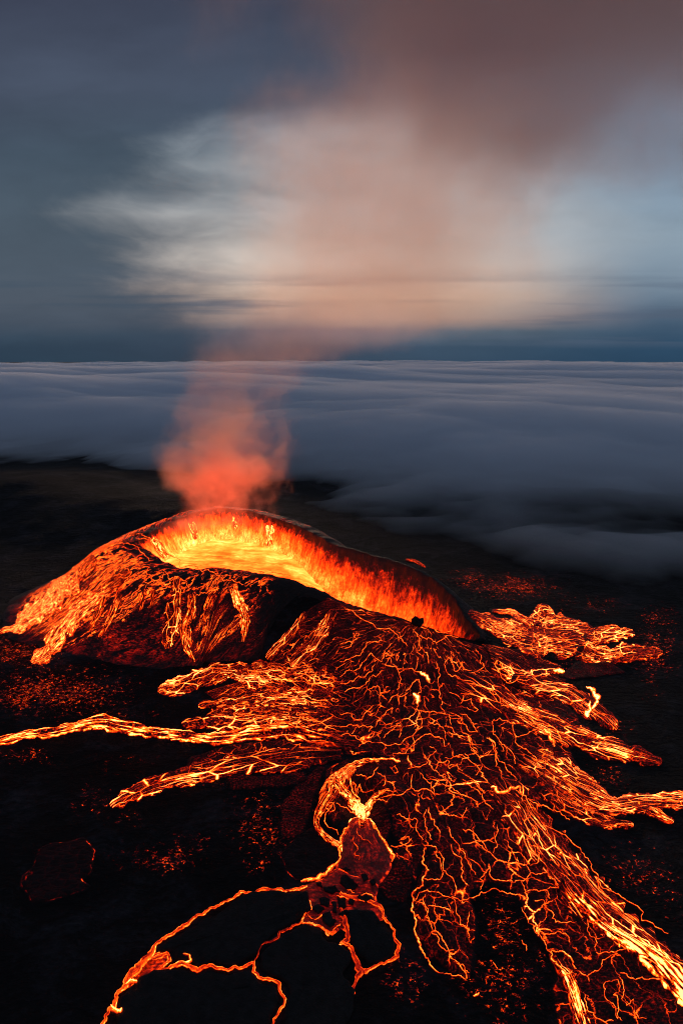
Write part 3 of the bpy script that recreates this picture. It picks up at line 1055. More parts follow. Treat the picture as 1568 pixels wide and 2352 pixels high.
# ------------------------------------------------------------------ lava streams running down the cone
GS = 'lava streams running down the volcano slope'
for P, lab, mt in (
    (Z1([(430, 350, 20, .6), (390, 410, 40, .85), (320, 475, 58, 1.), (245, 540, 62, 1.1), (165, 605, 56, 1.15), (80, 668, 32, 1.15), (0, 694, 16, 1.), (-80, 712, 14, 1.)]),
     'leftmost and widest bright lava stream, running off the left edge of the picture', M_STREAM),
    (Z1([(600, 415, 20, .5), (500, 485, 32, .8), (405, 560, 40, 1.05), (320, 640, 42, 1.1), (260, 720, 45, 1.1), (200, 790, 40, 1.05), (140, 832, 26, 1.)]),
     'broad bright lava stream on the left slope that ends in a rounded foot', M_STREAM),
    (Z1([(480, 530, 10, .6), (445, 615, 14, .9), (405, 695, 7, .8)]), 'short narrow lava streak just right of the stream with the rounded foot', M_STREAM),
    (Z1([(550, 515, 18, .7), (520, 580, 18, .95), (490, 650, 14, .95), (450, 722, 6, .8)]), 'tapering lava streak, second one right of the rounded foot stream', M_STREAM),
    (Z1([(662, 495, 9, .7), (645, 560, 13, .85), (630, 606, 5, .7)]), 'small lava drip on the middle of the front slope, short and thin', M_STREAM),
    (Z1([(700, 500, 12, .6), (690, 585, 7, .6)]), 'faint small lava drip beside the wide forked stream', M_STREAM),
    (Z1([(800, 450, 22, .5), (800, 540, 38, .8), (792, 640, 42, .85), (772, 700, 38, .9), (760, 775, 22, .9)]), 'wide forked lava stream down the centre of the front slope', M_TONGUE),
    (Z1([(880, 520, 20, .7), (872, 600, 24, .9), (845, 680, 26, .95), (852, 760, 22, .95), (887, 834, 8, .9)]), 'long lava stream ending in a thin hook at the slope foot', M_STREAM),
    (Z1([(990, 500, 14, .8), (955, 540, 14, .8), (935, 600, 9, .7), (930, 655, 4, .6)]), 'thin broken lava trickle above the dark red patch of slope', M_STREAM),
    (Z1([(1062, 470, 18, .8), (1085, 540, 26, 1.15), (1108, 605, 27, 1.15), (1118, 665, 20, 1.05), (1108, 742, 8, .9)]), 'bright isolated lava stream beside the black shaded gully', M_STREAM)):
    tag(flow(P, mt, .25, .4, 'lava_stream', nc=13, step=2.2), lab, 'lava stream', GS)

FIELD_C = [(745, 1765), (800, 1742), (900, 1738), (965, 1760), (1010, 1880), (975, 1965), (950, 2035), (905, 2000), (912, 1935), (872, 1885), (850, 1868), (826, 1862), (795, 1885), (765, 1900), (735, 1850)]
fc = sheet(FIELD_C, M_PLATE, 'lava_sheet', .35, .6, .8, radial(90), lambda x, y: .6 + .3 * fbm(x / 10, y / 10, 3, 79))
tag(fc, 'dark cracked bank of crust around the small vent, joining the flow on its right', 'lava sheet')

for poly, mat, ht_, lab in (
    ([(720, 1540), (640, 1535), (560, 1562), (470, 1590), (500, 1615), (470, 1640), (450, 1668), (560, 1685), (720, 1700)], M_FINE, .55, 'continuous crust web between the three left lava lobes'),
    ([(800, 1705), (640, 1702), (520, 1712), (440, 1738), (425, 1775), (520, 1765), (640, 1745), (790, 1738)], M_PLATE, .6, 'thin crust web between the long channel and the tongue with the rounded tip'),
    ([(1110, 1482), (1200, 1492), (1290, 1530), (1305, 1565), (1260, 1600), (1160, 1570)], M_PLATE, .6, 'crust apron at the foot of the crater wall ridge, right of the dome'),
    ([(1130, 1650), (1290, 1700), (1330, 1760), (1400, 1830), (1440, 1880), (1330, 1880), (1210, 1850), (1150, 1750)], M_PLATE, .7, 'crust web under the curved lava river on the right')):
    tag(sheet(poly, mat, 'lava_sheet', .35, .8, 1.6, radial(90), ht_), lab, 'lava sheet')

# ------------------------------------------------------------------ lava flows on the plain
GF = 'lava flows spreading over the plain'
FLOWS = [
    # left flank of the mound
    (Z1([(1400, 600, 10, .7), (1345, 675, 18, .95), (1285, 745, 22, 1.), (1215, 820, 20, 1.)]), M_TONGUE, 'small bright tongue beside the dark gully on the mound flank'),
    (Z1([(1530, 590, 20, .6), (1470, 690, 32, .95), (1400, 780, 42, 1.05), (1320, 850, 40, .9)]), M_TONGUE, 'steep lava flow down the left flank of the mound'),
    # lobes to the left
    (Z1([(1600, 960, 80, .8), (1400, 930, 84, .9), (1200, 895, 68, 1.), (1050, 875, 46, 1.1), (930, 902, 50, 1.1), (800, 948, 40, 1.15), (715, 962, 22, 1.1)]), M_FINE, 'uppermost left lava lobe with a fingered bright tip below the cone'),
    (Z1([(1600, 1030, 80, .8), (1350, 1010, 70, .9), (1150, 1022, 50, 1.), (1000, 1026, 26, 1.1), (900, 1028, 14, 1.1)]), M_FINE, 'middle left lava lobe, narrow and pointed, between two others'),
    (Z1([(1600, 1100, 60, .7), (1350, 1090, 56, .8), (1150, 1096, 48, .9), (950, 1108, 34, 1.), (825, 1112, 18, 1.)]), M_FINE, 'lowest left lava lobe lying just above the long bright channel'),
    # long channel
    (Z1([(-60, 1212, 20, 1.1), (100, 1170, 24, 1.1), (250, 1150, 26, 1.1), (380, 1122, 30, 1.1), (480, 1112, 36, 1.15), (560, 1132, 36, 1.1), (700, 1155, 28, 1.1), (850, 1172, 28, 1.1),
         (1000, 1182, 30, 1.1), (1150, 1160, 36, 1.), (1300, 1150, 40, .95), (1450, 1180, 40, .9), (1640, 1200, 46, .8)][::-1]), M_CHANNEL, 'long narrow bright lava channel reaching the left edge of the picture'),
    # tongue under the channel
    (Z3([(1560, 250, 30, .7), (1450, 255, 46, .75), (1300, 272, 58, .8), (1100, 300, 50, .9), (950, 322, 46, 1.), (820, 352, 46, 1.05), (700, 392, 42, 1.1), (600, 434, 38, 1.15), (500, 486, 24, 1.15)]), M_TONGUE, 'lava tongue with a rounded tip below the long bright channel'),
    # right upper field
    (Z2([(585, 330, 14, 1.), (700, 385, 44, .95), (850, 435, 88, 1.), (1000, 440, 96, 1.), (1120, 440, 80, 1.), (1190, 470, 50, .95)]), M_FINE, 'broad patch of bright lava right of the breached crater wall'),
    (Z2([(1120, 470, 40, 1.), (1190, 440, 42, 1.), (1280, 430, 36, 1.05), (1352, 432, 18, 1.)]), M_FINE, 'rounded lava lobe at the right end of the bright patch, upper of two'),
    (Z2([(1080, 500, 50, .9), (1200, 530, 48, .95), (1340, 522, 46, 1.), (1480, 516, 18, 1.)]), M_FINE, 'pointed lava lobe at the right end of the bright patch, lower of two'),
    (Z2([(900, 400, 30, 1.), (905, 350, 36, 1.05), (930, 318, 24, 1.05), (985, 350, 16, .9)]), M_FINE, 'small bright lava bulge on the far side of the right hand patch'),
    (Z2([(690, 326, 9, 1.), (770, 330, 15, 1.05), (830, 360, 18, 1.), (890, 390, 16, .9)]), M_STREAM, 'thin bright streak along the far edge of the right hand patch'),
    (Z2([(295, 92, 6, .7), (345, 100, 7, .75), (395, 128, 5, .6)]), M_STREAM, 'tiny lava streak showing behind the crest of the crater wall'),
    # right middle
    (Z2([(690, 560, 26, .8), (760, 606, 46, .95), (850, 632, 38, 1.), (950, 608, 18, 1.1), (1024, 600, 9, 1.3)]), M_FINE, 'small lava flow ending in a glowing bead near the smoky hollow'),
    (Z2([(780, 640, 30, .7), (900, 672, 40, .9), (1040, 705, 48, 1.), (1130, 760, 52, 1.05), (1210, 815, 46, .85), (1270, 870, 22, .8)]), M_TONGUE, 'lava lobe carrying the bright hooked vent on the right'),
    (Z2([(540, 640, 50, .75), (680, 710, 55, .9), (820, 790, 58, .95), (1000, 866, 58, 1.), (1150, 930, 56, 1.05), (1300, 972, 46, 1.), (1400, 1000, 36, .95), (1475, 1022, 20, .95)]), M_TONGUE, 'long tapering lava tongue pointing right below the hooked vent'),
    # right river
    (Z4([(800, -40, 70, .75), (930, 30, 80, .9), (1040, 100, 78, 1.), (1150, 165, 62, 1.05), (1260, 205, 52, 1.1), (1390, 200, 48, 1.15), (1500, 190, 44, 1.2), (1650, 205, 46, 1.2)]), M_TONGUE, 'lava river sweeping in a curve to the right edge of the picture'),
    (Z4([(920, 130, 36, .6), (1050, 220, 46, .7), (1200, 282, 32, .8), (1345, 304, 16, .95)]), M_FINE, 'dim side tongue along the near bank of the curved lava river'),
    (Z4([(1400, 225, 22, 1.), (1480, 270, 24, 1.1), (1530, 286, 10, 1.1)]), M_STREAM, 'short stubby offshoot at the end of the curved lava river'),
    # large river, lower right
    (Z4([(700, 90, 50, .7), (780, 180, 80, .85), (870, 300, 95, .9), (970, 430, 105, .95), (1080, 570, 105, .95), (1190, 690, 95, .95), (1310, 780, 80, 1.), (1420, 870, 70, 1.05), (1520, 960, 64, 1.1), (1680, 1110, 64, 1.1)]), M_TONGUE, 'largest lava river, running down to the lower right corner'),
    (Z4([(1010, 540, 12, .9), (1060, 620, 20, 1.1), (1150, 710, 26, 1.2), (1250, 790, 30, 1.25), (1370, 870, 44, 1.35), (1470, 945, 54, 1.45), (1570, 1050, 58, 1.5), (1660, 1130, 60, 1.5)]), M_CHANNEL, 'white hot core channel within the largest lava river'),
    (Z4([(955, 872, 14, 1.), (1000, 950, 22, 1.), (1045, 1010, 28, 1.2), (1070, 1090, 36, 1.2), (1100, 1180, 40, 1.15), (1130, 1290, 44, 1.1)]), M_STREAM, 'steep bright lava branch leaving the picture at the bottom right'),
    (Z4([(430, 470, 50, .5), (405, 590, 58, .55), (420, 700, 82, .6), (450, 800, 100, .62), (500, 880, 92, .7), (555, 955, 52, .95), (590, 1000, 16, 1.)]), M_PLATE, 'middle foreground lava tongue with smooth dark crust and a glowing left margin'),
]
flow_objs = []
for P, mt, lab in FLOWS:
    # flows that run across the slope spread wider than those that run down it
    wide = any(q in lab for q in ('left lava lobe', 'channel reaching', 'rounded tip below', 'patch', 'bead', 'hooked'))
    flow_objs.append(tag(flow(P, mt, .5, .25, 'lava_flow', nc=17, step=2.6, ss=1.5 if wide else 1.1, ts=1.7 if wide else 1., fade=.14), lab, 'lava flow', GF))

# ------------------------------------------------------------------ faint old patches on the left plain
M_EMBER = lava_crust('ember flecked crust', 3.2, 1.6, w=.06, warp1=2., warp2=1., fine=.5, bg=.12, cover=.1, edge=1.2, gain=.85)
pt = sheet(Z3([(170, 680), (240, 650), (330, 648), (375, 628), (405, 660), (440, 690), (432, 740), (420, 785), (365, 825), (400, 850), (385, 872), (310, 900), (225, 930), (145, 948), (118, 890), (94, 850), (102, 805), (148, 765)]),
           M_EMBER, 'crust_patch', .35, .6, .8, None, 1.2, edge_w=1.8)
tag(pt, 'dark patch of old crust on the left, outlined by a ring of red embers', 'crust patch')
pt = sheet(Z3([(1420, 585), (1340, 630), (1270, 710), (1300, 780), (1350, 820), (1420, 840), (1490, 810), (1540, 740), (1560, 690), (1500, 620), (1460, 590)]),
           M_EMBER, 'crust_patch', .4, .5, .6, None, .75, edge_w=1.2)
tag(pt, 'reddish crust patch with a bright forked crack left of the vent pool', 'crust patch')
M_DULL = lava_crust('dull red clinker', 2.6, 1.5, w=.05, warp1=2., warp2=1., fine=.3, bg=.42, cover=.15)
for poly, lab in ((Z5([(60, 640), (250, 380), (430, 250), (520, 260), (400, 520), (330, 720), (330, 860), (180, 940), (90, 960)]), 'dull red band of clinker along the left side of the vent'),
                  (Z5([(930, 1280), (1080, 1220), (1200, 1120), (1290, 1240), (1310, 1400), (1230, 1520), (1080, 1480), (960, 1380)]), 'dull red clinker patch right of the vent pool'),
                  (Z5([(930, 600), (1010, 560), (1100, 640), (1110, 760), (1090, 900), (1060, 960), (990, 880), (930, 780), (905, 700)]), 'streaky clinker bank on the right shoulder of the vent, painted with its red glow'),  # emissive red stands in for the glow the vent casts on this slope
                  (Z3([(1020, 350), (1180, 345), (1330, 340), (1380, 330), (1390, 370), (1280, 400), (1150, 420), (1060, 410)]), 'dull red clinker patch under the tongue with the rounded tip'),
                  (Z2([(1000, 600), (1100, 560), (1250, 570), (1310, 610), (1200, 625), (1080, 640), (1010, 630)]), 'smoky reddish hollow beside the glowing bead on the right')):
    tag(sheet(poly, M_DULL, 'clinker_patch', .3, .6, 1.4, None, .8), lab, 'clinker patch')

# ------------------------------------------------------------------ the small vent in the foreground
vent = tag(empty('lava_vent', (0, 0, 0)), 'small spatter vent pouring white hot lava into the foreground pool', 'vent')
M_SPOUT = lava_stream('molten spout', 6., 1.3, K=4.5, gain=1.45, hot=.7, edge=0, bg=.62, fill=.55, warp=.8)
M_APRON = pool_mat('vent pool skin', .13, .62)
vs_ = at_z(830, 1872, 0)


def apron_heat(x, y):
    r = np.hypot(x - vs_[0], (y - vs_[1]))
    return .8 + 1.4 * np.exp(-(r / 4.5) ** 2) + .35 * np.exp(-(r / 11) ** 2)


sheet(Z5([(740, 740), (830, 715), (920, 750), (980, 850), (1060, 980), (1120, 1060), (1110, 1180), (1060, 1270), (980, 1360), (880, 1420), (780, 1400), (660, 1300), (600, 1200), (640, 1080), (640, 960), (690, 850)]),
      M_APRON, 'pool', .45, .4, .5, lambda x, y: np.column_stack([np.hypot(x - vs_[0], y - vs_[1] - 3), np.arctan2(x - vs_[0], -(y - vs_[1] - 3)) * 16]), apron_heat, vent, edge_w=1.2)
flow(Z5([(1000, 195, 12, 1.), (850, 215, 30, 1.), (720, 290, 62, 1.), (620, 390, 88, 1.), (540, 500, 86, .95), (480, 620, 66, .9), (420, 740, 40, .9), (430, 830, 30, .9), (520, 930, 30, 1.05), (620, 990, 34, 1.2), (650, 1050, 18, 1.1)]),
     M_STREAM, .5, .15, 'side_channel', vent, nc=17, step=1.6)
flow(Z5([(560, 340, 26, .85), (640, 440, 40, 1.), (730, 560, 50, 1.2), (790, 650, 48, 1.5), (830, 730, 44, 1.6)]), M_SPOUT, .45, .15, 'molten_spout', vent, nc=13, step=1.4)
flow(Z5([(1100, 470, 10, .7), (1010, 500, 22, .95), (930, 570, 34, 1.2), (885, 660, 40, 1.45), (850, 730, 42, 1.6)]), M_SPOUT, .45, .2, 'molten_spout', vent, nc=13, step=1.4)
flow(Z5([(770, 570, 34, 1.4), (800, 640, 52, 2.), (828, 705, 62, 2.1), (828, 760, 52, 1.3), (822, 830, 26, .9)]), M_SPOUT, .4, .5, 'molten_spout', vent, nc=11, step=1.2)
cracks([Z5([(1195, 208, 16, 1.1), (1150, 195, 13, 1.1), (1060, 188, 9, 1.), (980, 190, 13, 1.05), (880, 182, 7, 1.), (780, 205, 6, 1.), (690, 245, 5, .95), (600, 330, 5, .95), (545, 430, 5, .9)]),
        Z5([(780, 250, 7, .95), (735, 320, 8, .95), (735, 420, 8, 1.), (770, 520, 8, 1.05), (830, 640, 10, 1.1)]),
        Z5([(780, 335), (830, 330), (885, 375), (940, 340), (990, 260)]), Z5([(980, 310), (1050, 345), (1060, 390), (1035, 440)]),
        Z5([(800, 510), (820, 420), (850, 500)]), Z5([(1150, 490), (1060, 480), (1000, 520)]), Z5([(1310, 330), (1300, 450), (1220, 515), (1020, 550)]),
        Z5([(1300, 455), (1360, 490), (1420, 465), (1480, 480), (1520, 530)]), Z5([(950, 570), (1000, 560), (1080, 590)]),
        Z5([(900, 740, 6, .8), (950, 830, 7, .85), (1010, 910, 9, .95), (1070, 990, 12, 1.), (1105, 1040, 20, 1.1), (1140, 1090, 14, .9), (1115, 1150, 7, .85)]),
        Z5([(790, 830, 3, .7), (800, 890, 3, .7), (850, 940, 3, .7), (930, 985, 3, .7)]), Z5([(760, 900, 4, .7), (750, 950, 4, .7), (800, 1010, 4, .75), (770, 1065, 4, .7), (820, 1100, 4, .7), (810, 1130, 4, .7)]),
        Z5([(700, 830, 10, .9), (670, 880, 14, .9), (640, 960, 12, 1.), (620, 1020, 14, 1.1), (640, 1110, 8, .9), (600, 1160, 12, .95), (540, 1210, 22, 1.), (480, 1270, 18, 1.05), (430, 1300, 22, 1.1), (330, 1330, 16, 1.)]),
        Z5([(580, 590), (500, 690), (490, 770), (560, 830), (620, 900)]), Z5([(600, 600), (680, 640), (770, 700)]), Z5([(500, 640), (520, 600), (570, 600), (590, 650), (540, 680), (500, 650)]),
        Z5([(410, 760), (430, 850), (490, 920), (590, 985)]), Z5([(440, 760), (420, 720), (470, 690)]),
        Z5([(1110, 1000), (1200, 1000), (1270, 970), (1300, 930)]), Z5([(1180, 950), (1240, 910), (1200, 940), (1250, 930)])],
       'crack', vent, width=1.1, amp=.1)

# ------------------------------------------------------------------ foreground pool, rafts and black slabs
M_POOL2 = pool_mat('foreground lava skin', .15, .58)
pool = sheet(Z5([(250, 1400), (360, 1340), (480, 1300), (600, 1220), (720, 1270), (900, 1330), (980, 1370), (960, 1480), (980, 1560), (1060, 1660), (960, 1690), (800, 1640), (720, 1700), (700, 1800), (640, 1760), (560, 1830),
                 (500, 1790), (450, 1740), (370, 1720), (270, 1710), (300, 1660), (360, 1590), (330, 1500)]), M_POOL2, 'lava_pool', .3, .4, .5, None, lambda x, y: .9 + .3 * fbm(x / 5, y / 5, 3, 91), edge_w=.9)
tag(pool, 'dull red lava pool between black rafts in the foreground', 'lava pool')
bulge = sheet(Z3([(735, 1150), (765, 1155), (772, 1195), (735, 1225), (705, 1245), (680, 1285), (640, 1300), (600, 1298), (585, 1310), (590, 1270), (620, 1235), (655, 1195), (690, 1165)]), M_POOL2, 'lava_pool', .3, .35, .4, None, 1.55, edge_w=1.0)
tag(bulge, 'small orange lava pool bulging from the long crack at lower left', 'lava pool')
LOOP = [(Z3([(1400, 852, 10, .9), (1330, 872, 7, .85), (1200, 866, 8, .8), (1095, 880, 7, .9), (1050, 915, 6, .9), (1000, 942, 6, .85), (920, 985, 8, .85), (850, 1030, 13, .85), (800, 1060, 9, .85), (740, 1095, 9, .9), (700, 1140, 13, .9),
             (650, 1205, 24, .85), (610, 1245, 26, .8), (575, 1300, 18, 1.), (530, 1350, 9, .95), (520, 1400, 15, 1.05), (495, 1420, 9, .95), (470, 1480, 9, .9), (450, 1530, 9, .9)]), 'long curving glowing crack that runs down to the bottom left'),
        (Z3([(690, 1180, 16, .8), (760, 1160, 10, .75), (775, 1195, 8, .8), (730, 1235, 8, .85), (830, 1205, 14, .9), (900, 1240, 13, .78), (960, 1215, 8, .85), (1040, 1240, 9, .85), (1110, 1225, 8, .85), (1160, 1200, 7, .85),
              (1155, 1245, 8, .9), (1200, 1280, 9, .85), (1275, 1300, 9, .85), (1285, 1350, 8, .85), (1300, 1370, 7, .9), (1270, 1430, 7, .85), (1240, 1500, 7, .85)]), 'jagged glowing crack around the bottom slab, right of the hot bead'),
        (Z3([(1380, 1012, 6, .75), (1320, 1050, 6, .5), (1275, 1062, 7, .48), (1220, 1110, 5, .45), (1180, 1150, 3, .42), (1160, 1195, 4, .6)]), 'faint dull red crack between the two large slabs'),
        (Z4([(0, 612, 14, .8), (90, 640, 14, .6), (150, 660, 11, .7), (195, 725, 6, .85), (250, 785, 7, .85), (272, 850, 9, .75), (262, 905, 13, .75), (200, 940, 6, .85), (140, 962, 9, .85), (105, 982, 20, .7)]), 'glowing arc on the right side of the round black slab'),
        (Z4([(0, 680, 9, .6), (22, 760, 14, .55), (35, 830, 16, .55), (0, 850, 8, .95), (40, 850, 8, .9), (60, 890, 16, .6), (100, 975, 20, .62), (72, 1020, 10, .6), (55, 1090, 9, .7), (25, 1160, 10, .75), (5, 1220, 12, .75)]), 'dull red crack on the left side of the round slab, down to the picture bottom'),
        (Z5([(270, 1710, 8, .95), (350, 1720, 8, 1.), (440, 1740, 8, 1.), (490, 1790, 8, 1.), (525, 1840, 7, 1.), (600, 1760, 4, .8), (640, 1730, 4, .7)]), 'short bright zigzag crack at the left tip of the pool'),
        (Z5([(230, 1400, 9, .95), (280, 1460, 10, 1.), (350, 1520, 10, 1.), (365, 1590, 10, 1.), (300, 1650, 8, .9), (265, 1710, 8, .95)]), 'bright crack along the left shore of the red pool')]
for P, lab in LOOP:
    o = cracks([[(a_, b_, c_ * .8, d_ * 1.14) for a_, b_, c_, d_ in P]], 'lava_crack', None, M_CRACK, lift=.3, amp=.09, band=True)
    tag(o, lab, 'lava crack', 'glowing cracks in the foreground crust')
SLABS = [
    (Z3([(1400, 875), (1330, 890), (1200, 884), (1110, 896), (1060, 930), (940, 1000), (860, 1050), (760, 1110), (720, 1150), (790, 1150), (800, 1190), (860, 1190), (900, 1220), (960, 1195), (1040, 1218), (1150, 1180), (1190, 1125), (1260, 1060), (1360, 1005), (1420, 960), (1405, 900)]), 'large black crust slab under the curving crack, left of the pool'),
    (Z3([(590, 1320), (640, 1270), (700, 1240), (830, 1240), (900, 1265), (960, 1245), (1050, 1265), (1140, 1240), (1190, 1300), (1260, 1320), (1270, 1370), (1245, 1430), (1215, 1510), (900, 1530), (560, 1530), (530, 1440), (545, 1370)]), 'black crust slab at the bottom edge, ringed by jagged cracks'),
    (Z3([(1390, 1025), (1290, 1080), (1190, 1170), (1185, 1230), (1300, 1290), (1320, 1360), (1300, 1420), (1270, 1520), (1420, 1530), (1550, 1520), (1600, 1440), (1620, 1330), (1560, 1250), (1600, 1160), (1560, 1130), (1490, 1110), (1460, 1050)]), 'black crust slab between the jagged crack and the round slab'),
    (Z4([(30, 700), (90, 695), (145, 695), (185, 745), (230, 795), (250, 850), (235, 905), (180, 930), (125, 935), (90, 900), (60, 850), (42, 780)]), 'round black slab inside the glowing ring right of the bottom centre'),
]
for P, lab in SLABS:
    tag(slab(P), lab, 'crust slab', 'black crust slabs in the foreground')
RAFTS = [([(640, 1290), (690, 1272), (760, 1320), (805, 1370), (780, 1405), (690, 1400), (632, 1345)], 'largest raft in the upper half of the red pool'),
         ([(475, 1388), (590, 1372), (640, 1428), (565, 1445), (495, 1425)], 'flat raft directly left below the largest raft'),
         ([(440, 1490), (540, 1500), (525, 1568), (452, 1545)], 'four sided raft near the left shore of the red pool'),
         ([(552, 1525), (598, 1530), (606, 1625), (565, 1615)], 'upright narrow raft in the middle of the red pool'),
         ([(612, 1482), (690, 1490), (692, 1568), (618, 1580)], 'square raft right of the narrow one'),
         ([(370, 1592), (430, 1545), (492, 1590), (430, 1635)], 'tilted square raft at the lower left of the pool'),
         ([(460, 1650), (540, 1610), (570, 1690), (600, 1700), (540, 1760), (470, 1700)], 'jagged raft at the lower end of the pool'),
         ([(620, 1640), (690, 1600), (720, 1620), (660, 1665)], 'slim slanting raft beside the round slab'),
         ([(790, 1480), (850, 1450), (930, 1460), (945, 1500), (880, 1530), (820, 1510)], 'dark raft on the right side of the pool under a bright streak'),
         ([(410, 1345), (460, 1340), (470, 1385), (430, 1370)], 'tiny raft at the upper left inlet of the pool'),
         ([(650, 1212), (690, 1200), (730, 1225), (690, 1232)], 'small raft at the top of the pool'),
         ([(830, 1268), (880, 1262), (900, 1310), (850, 1330)], 'small raft high on the right of the pool'),
         ([(910, 1330), (950, 1310), (970, 1350), (930, 1370)], 'small raft at the right rim of the pool'),
         ([(715, 1500), (770, 1510), (760, 1550), (715, 1545)], 'small raft between the square raft and the right shore')]
for P, lab in RAFTS:
    tag(slab(Z5(P), 'crust_raft', .42), 'black ' + lab, 'crust raft', 'black crust rafts floating in the red pool')
for P in [Z5([(605, 1462, 6, .95), (660, 1475, 6, .95), (700, 1470, 4, .8)]), Z5([(700, 1410, 5, .85), (740, 1420, 6, .9), (770, 1440, 5, .8)]), Z5([(760, 1500, 6, .95), (800, 1500, 7, 1.), (840, 1510, 4, .8)]),
            Z5([(830, 1460, 7, .9), (880, 1440, 7, .95), (925, 1455, 6, .95), (945, 1480, 4, .8)]), Z5([(395, 1690, 6, .95), (440, 1670, 7, .95), (465, 1640, 7, .95)]), Z5([(335, 1640, 5, .85), (380, 1680, 5, .85)]),
            Z5([(270, 1330, 16, .95), (330, 1310, 18, 1.), (365, 1295, 8, .8)])]:
    cracks([P], 'crack', pool, width=1.5, amp=.1)

# ------------------------------------------------------------------ open cracks on the fields
CA = [[(20, 310), (60, 330), (110, 370), (160, 400), (230, 410), (265, 440), (310, 490)], [(0, 480), (60, 470), (85, 430), (60, 460), (20, 500)], [(0, 560), (60, 540), (110, 500), (150, 470), (210, 470)],
      [(0, 630), (50, 600), (110, 560), (140, 520), (190, 560), (215, 520), (250, 530)], [(0, 660), (60, 650), (120, 620), (160, 570)], [(20, 700), (90, 680), (130, 650), (150, 620), (200, 600)],
      [(130, 690), (170, 670), (180, 710), (230, 690)], [(310, 370, 3, 1), (350, 375, 3, 1), (370, 400), (440, 420), (520, 410)], [(340, 420), (380, 450), (440, 475), (500, 440), (540, 450)],
      [(350, 430), (360, 480), (400, 520), (405, 570)], [(240, 570), (280, 640), (260, 690)], [(190, 570), (250, 580), (330, 590), (390, 610)], [(370, 605, 8, 1.4), (395, 622, 9, 1.4), (410, 655, 7, 1.1)],
      [(300, 690), (330, 660), (360, 640), (370, 700), (350, 720), (360, 760)], [(335, 705, 11, 1.4), (358, 725, 14, 1.5), (353, 752, 9, 1.2)], [(440, 560), (460, 620), (455, 700), (460, 760), (500, 800), (510, 850)],
      [(390, 790), (450, 795), (490, 800)], [(400, 825), (470, 860), (485, 920)], [(370, 780), (375, 860), (330, 940), (300, 980), (240, 985)], [(330, 940), (370, 905), (420, 895), (465, 910), (480, 950)],
      [(410, 950), (440, 970), (400, 1020), (330, 1045), (310, 1050)], [(310, 990, 4, 1), (325, 1030, 5, 1), (330, 1045, 4, 1)], [(220, 750), (280, 720), (310, 700)], [(160, 860), (190, 810), (240, 770), (235, 800)],
      [(0, 800), (60, 820), (110, 800), (150, 760)], [(0, 860), (80, 850), (150, 860), (130, 880)], [(0, 900), (60, 900), (120, 920)], [(200, 910), (250, 860), (275, 850), (270, 910)], [(170, 930), (240, 940), (330, 900)],
      [(480, 560), (490, 610), (540, 640), (600, 650)], [(480, 560), (500, 540), (520, 600), (560, 560), (600, 600)], [(620, 500), (640, 560), (660, 580), (600, 610)], [(730, 560, 5, 1), (745, 590, 6, 1), (720, 590), (735, 630), (800, 650), (870, 640)],
      [(500, 700), (600, 730), (630, 780), (580, 770)], [(550, 800), (600, 830), (630, 885), (590, 880), (540, 840)], [(495, 880), (550, 900), (600, 920), (630, 975), (600, 960)],
      [(600, 650), (700, 710), (800, 780), (860, 830), (930, 870), (1000, 930)], [(640, 670), (760, 750), (870, 790), (1000, 830)], [(700, 830), (760, 830), (790, 870), (800, 900), (860, 890), (930, 860)],
      [(700, 830), (700, 870), (740, 940), (790, 980), (800, 1030)], [(800, 890), (800, 930), (850, 960), (900, 1010), (960, 1030)], [(670, 910, 4, 1), (700, 960), (710, 1040), (740, 1100)], [(680, 905, 4, 1), (715, 970), (760, 1050), (810, 1100)],
      [(480, 1000), (530, 990), (590, 1000), (550, 1030), (500, 1040)], [(430, 1060), (490, 1010), (500, 1050), (560, 1060)], [(365, 1070), (420, 1110), (430, 1170)], [(440, 1100), (500, 1130), (560, 1180)],
      [(560, 1100), (620, 1120), (680, 1150)], [(570, 980), (600, 1020), (640, 1060), (620, 1080)], [(640, 990), (690, 970)], [(975, 598, 8, 1.2), (1005, 600, 14, 1.5), (1026, 602, 9, 1.3)],
      [(1125, 674, 6, 1.2), (1160, 688, 11, 1.5), (1180, 720, 12, 1.55), (1166, 760, 9, 1.4), (1150, 775, 6, 1.2)], [(1142, 740, 8, 1.2), (1145, 780, 9, 1.4), (1134, 812, 17, 1.6)], [(930, 870, 10, 1), (960, 905, 12, 1.1), (980, 950, 6, 1)]]
for P in ([(575, 1305, 10, 1.1), (598, 1285, 15, 1.25), (625, 1288, 10, 1.1)], [(505, 1400, 10, 1.1), (520, 1418, 13, 1.25), (548, 1428, 10, 1.2), (556, 1412, 5, 1.)], [(835, 1165, 4, .9), (865, 1170, 5, 1.), (870, 1195, 6, 1.05), (845, 1203, 9, 1.2)]):
    cracks([Z3(P)], 'hot_spot', bulge, width=1.5, amp=.1, lift=.4)
cracks([Z2(q) for q in CA], 'crack', fa, width=.85)
